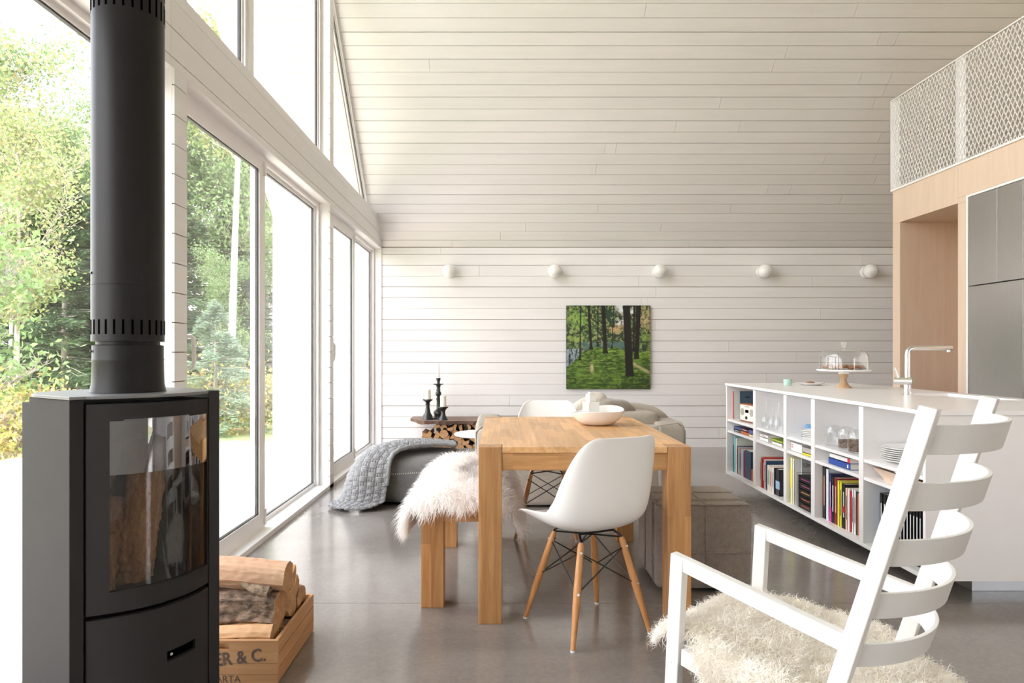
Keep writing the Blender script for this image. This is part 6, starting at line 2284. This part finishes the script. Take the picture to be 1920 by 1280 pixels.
# pond
img = blend(img, ((u > 0.15) & (u < 0.72) & (v > 0.435) & (v < 0.53)) * (0.75 + (nB - .5) * 3), C_('#54706a'))
img = blend(img, ((u < 0.17) & (v > 0.52) & (v < 0.76)) * (0.9 + (nC - .5) * 4), C_('#9aa6b4'))
img = blend(img, ((u < 0.17) & (v > 0.52) & (v < 0.80)) * np.clip((vnoise(40, 23, 1.6, .3) - 0.54) * 12, 0, 1), C_('#20261f'))
# mossy mound
edge = 0.50 + 0.9 * np.clip(0.30 - u, 0, 1) ** 1.15 + 0.10 * np.clip(u - 0.55, 0, 1) + 0.012 * np.sin(u * 30)
mound = (v - edge) * 60
img = blend(img, mound, C_('#39541c'))
fine = vnoise(40, 8, 0.5, 1.4)
img = blend(img, (mound > 0.5) * np.clip((fine - 0.5) * 8, 0, 1), C_('#64862c'))
img = blend(img, (mound > 0.5) * np.clip((vnoise(70, 9, .5, 1.5) - 0.50) * 8, 0, 1) * 0.7, C_('#22350f'))
img = blend(img, (mound > 0.5) * np.clip(1.1 - v * 1.0 + (nA - .5) * 3 - 0.35, 0, 1) * 0.7, C_('#7f9f3a'))
img = blend(img, (mound > 0.5) * (np.exp(-(((u - 0.27 + (v - .6) * 0.1) / 0.022) ** 2)) + np.exp(-(((u - 0.35 - (v - .7) * .1) / 0.03) ** 2))) * (v > 0.58) * (v < 0.82) * 0.55, C_('#2b4214'))
img = blend(img, (mound > 0.5) * np.exp(-(((u - 0.30) / 0.02) ** 2 + ((v - 0.75) / 0.05) ** 2)), C_('#d9c79a'))
img = blend(img, (mound > 0.5) * np.exp(-((((v - 0.70) - (u - 0.8) * 0.55) / 0.02) ** 2)) * (u > 0.79) * 0.7, C_('#c9b68c'))
img = blend(img, (mound > 0.5) * np.clip(((v - 0.80) - (0.95 - u) * 0.45 + (nC - .5) * 0.3) * 9, 0, 1) * 0.8, C_('#1b2612'))
img = blend(img, (mound > 0.5) * np.clip((v - 0.62) * 2.2 + (nB - .5) * 3 - 0.3, 0, 1) * 0.55, C_('#24380f'))
img = blend(img, (mound > 0.5) * np.clip((vnoise(60, 19, .25, 1.9) - 0.56) * 12, 0, 1) * np.clip(1.2 - v, 0, 1) * 0.8, C_('#a9c658'))


def trunk(img, x0, w0, x1, w1, vend, col='#17140f'):
    c = x0 + (x1 - x0) * v / vend
    ww = w0 + (w1 - w0) * v / vend + 0.012 * np.clip((v - vend + 0.05) / 0.05, 0, 1)
    return blend(img, ((v < vend) * (1.0 - np.abs(u - c) / ww)) * 8, C_(col) * (0.75 + 0.5 * nC[..., None]))


img = trunk(img, 0.265, 0.016, 0.295, 0.016, 0.53)
img = trunk(img, 0.375, 0.007, 0.375, 0.007, 0.49)
img = trunk(img, 0.565, 0.006, 0.54, 0.006, 0.52)
img = trunk(img, 0.44, 0.024, 0.465, 0.026, 0.575)
img = trunk(img, 0.81, 0.012, 0.80, 0.012, 0.55)
img = trunk(img, 0.862, 0.030, 0.835, 0.028, 0.64)
img = trunk(img, 0.715, 0.046, 0.755, 0.050, 0.85)
img = trunk(img, 0.17, 0.008, 0.16, 0.010, 0.66)
pm, pt_, pbs = newmat('forest_print')
at = pt_.nodes.new('ShaderNodeAttribute')
at.attribute_name = 'col'
pt_.links.new(at.outputs['Color'], pbs.inputs['Base Color'])
pbs.inputs['Roughness'].default_value = 0.5
X = 0.787 + u * 0.994
Z = 1.687 - v * 0.992
V = np.stack([X - pic.location.x, np.full_like(X, YB - 0.0368) - pic.location.y, Z - pic.location.z], -1).reshape(-1, 3)
i, j = np.meshgrid(np.arange(n - 1), np.arange(n - 1))
a = (j * n + i).ravel()
F = np.stack([a, a + n, a + n + 1, a + 1], -1)
np_mesh('print', V, F, pm, pic, attr=np.concatenate([np.clip(img, 0, 1).reshape(-1, 3), np.ones((n * n, 1))], 1))

# ------------------------------------------------------------------ on the dining table
bo = thing('serving_bowl', 'wide white ceramic bowl with a wavy rim on the dining table', 'bowl', (0.53, 3.72, TZ + 0.0005))
nn, rings = 56, []
prof = [(0.0, 0.0), (0.055, 0.0), (0.085, 0.008), (0.115, 0.03), (0.135, 0.06), (0.142, 0.078), (0.139, 0.081), (0.131, 0.06), (0.112, 0.036), (0.08, 0.016), (0.0, 0.012)]
vs, fs = [], []
for (r, z) in prof:
    for k in range(nn):
        a = 2 * PI * k / nn
        wv = 1 + (z / 0.08) * (0.16 * math.cos(a - 0.35) - 0.10 * math.cos(2 * a + 0.9))
        vs.append((r * math.cos(a) * 1.02, r * math.sin(a) * 0.92, z * wv))
for q in range(len(prof) - 1):
    for k in range(nn):
        kk = (k + 1) % nn
        fs.append((q * nn + k, q * nn + kk, (q + 1) * nn + kk, (q + 1) * nn + k))
MB().add(vs, fs).obj('bowl', M['ceramic'], bo, smooth='auto')
tw = thing('ceramic_lantern', 'small white ceramic house-shaped lantern standing in the bowl', 'lantern', (0.50, 3.765, TZ + 0.018))
LM = rotm(0, 0, math.radians(28))
MB().box(-0.036, 0.036, -0.030, 0.030, 0.0, 0.105, M=LM).obj('body', M['ceramic'], tw, bevel=0.002)
MB().box(-0.022, 0.022, -0.019, 0.019, 0.105, 0.148, M=LM).obj('upper_tower', M['ceramic'], tw, bevel=0.002)
MB().box(-0.013, 0.013, -0.012, 0.012, 0.148, 0.158, M=LM).obj('chimney', M['ceramic'], tw, bevel=0.001)
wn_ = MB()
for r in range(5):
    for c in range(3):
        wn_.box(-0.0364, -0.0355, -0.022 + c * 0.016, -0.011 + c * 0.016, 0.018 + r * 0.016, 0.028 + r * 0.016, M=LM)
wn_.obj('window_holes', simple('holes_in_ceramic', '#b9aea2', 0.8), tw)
for i, (dx, dy_, c, lab) in enumerate(((0.045, -0.02, '#e8b896', 'small peach shell lying in the bowl, nearer the right rim'), (0.025, -0.045, '#f0ddd0', 'small cream shell lying in the bowl in front of the lantern'), (0.07, 0.03, '#efe6dc', 'small white shell lying in the bowl at the far right'))):
    o = MB().soft(0.026, 0.019, 0.014, ex=2.4, n=5, wob=0.12, seed=i).obj('seashell', simple('shell_%d' % i, c, 0.5), smooth=True)
    o.location = (0.53 + dx, 3.72 + dy_, TZ + 0.027)
    tag(o, lab, 'shell', 'shells in the bowl')
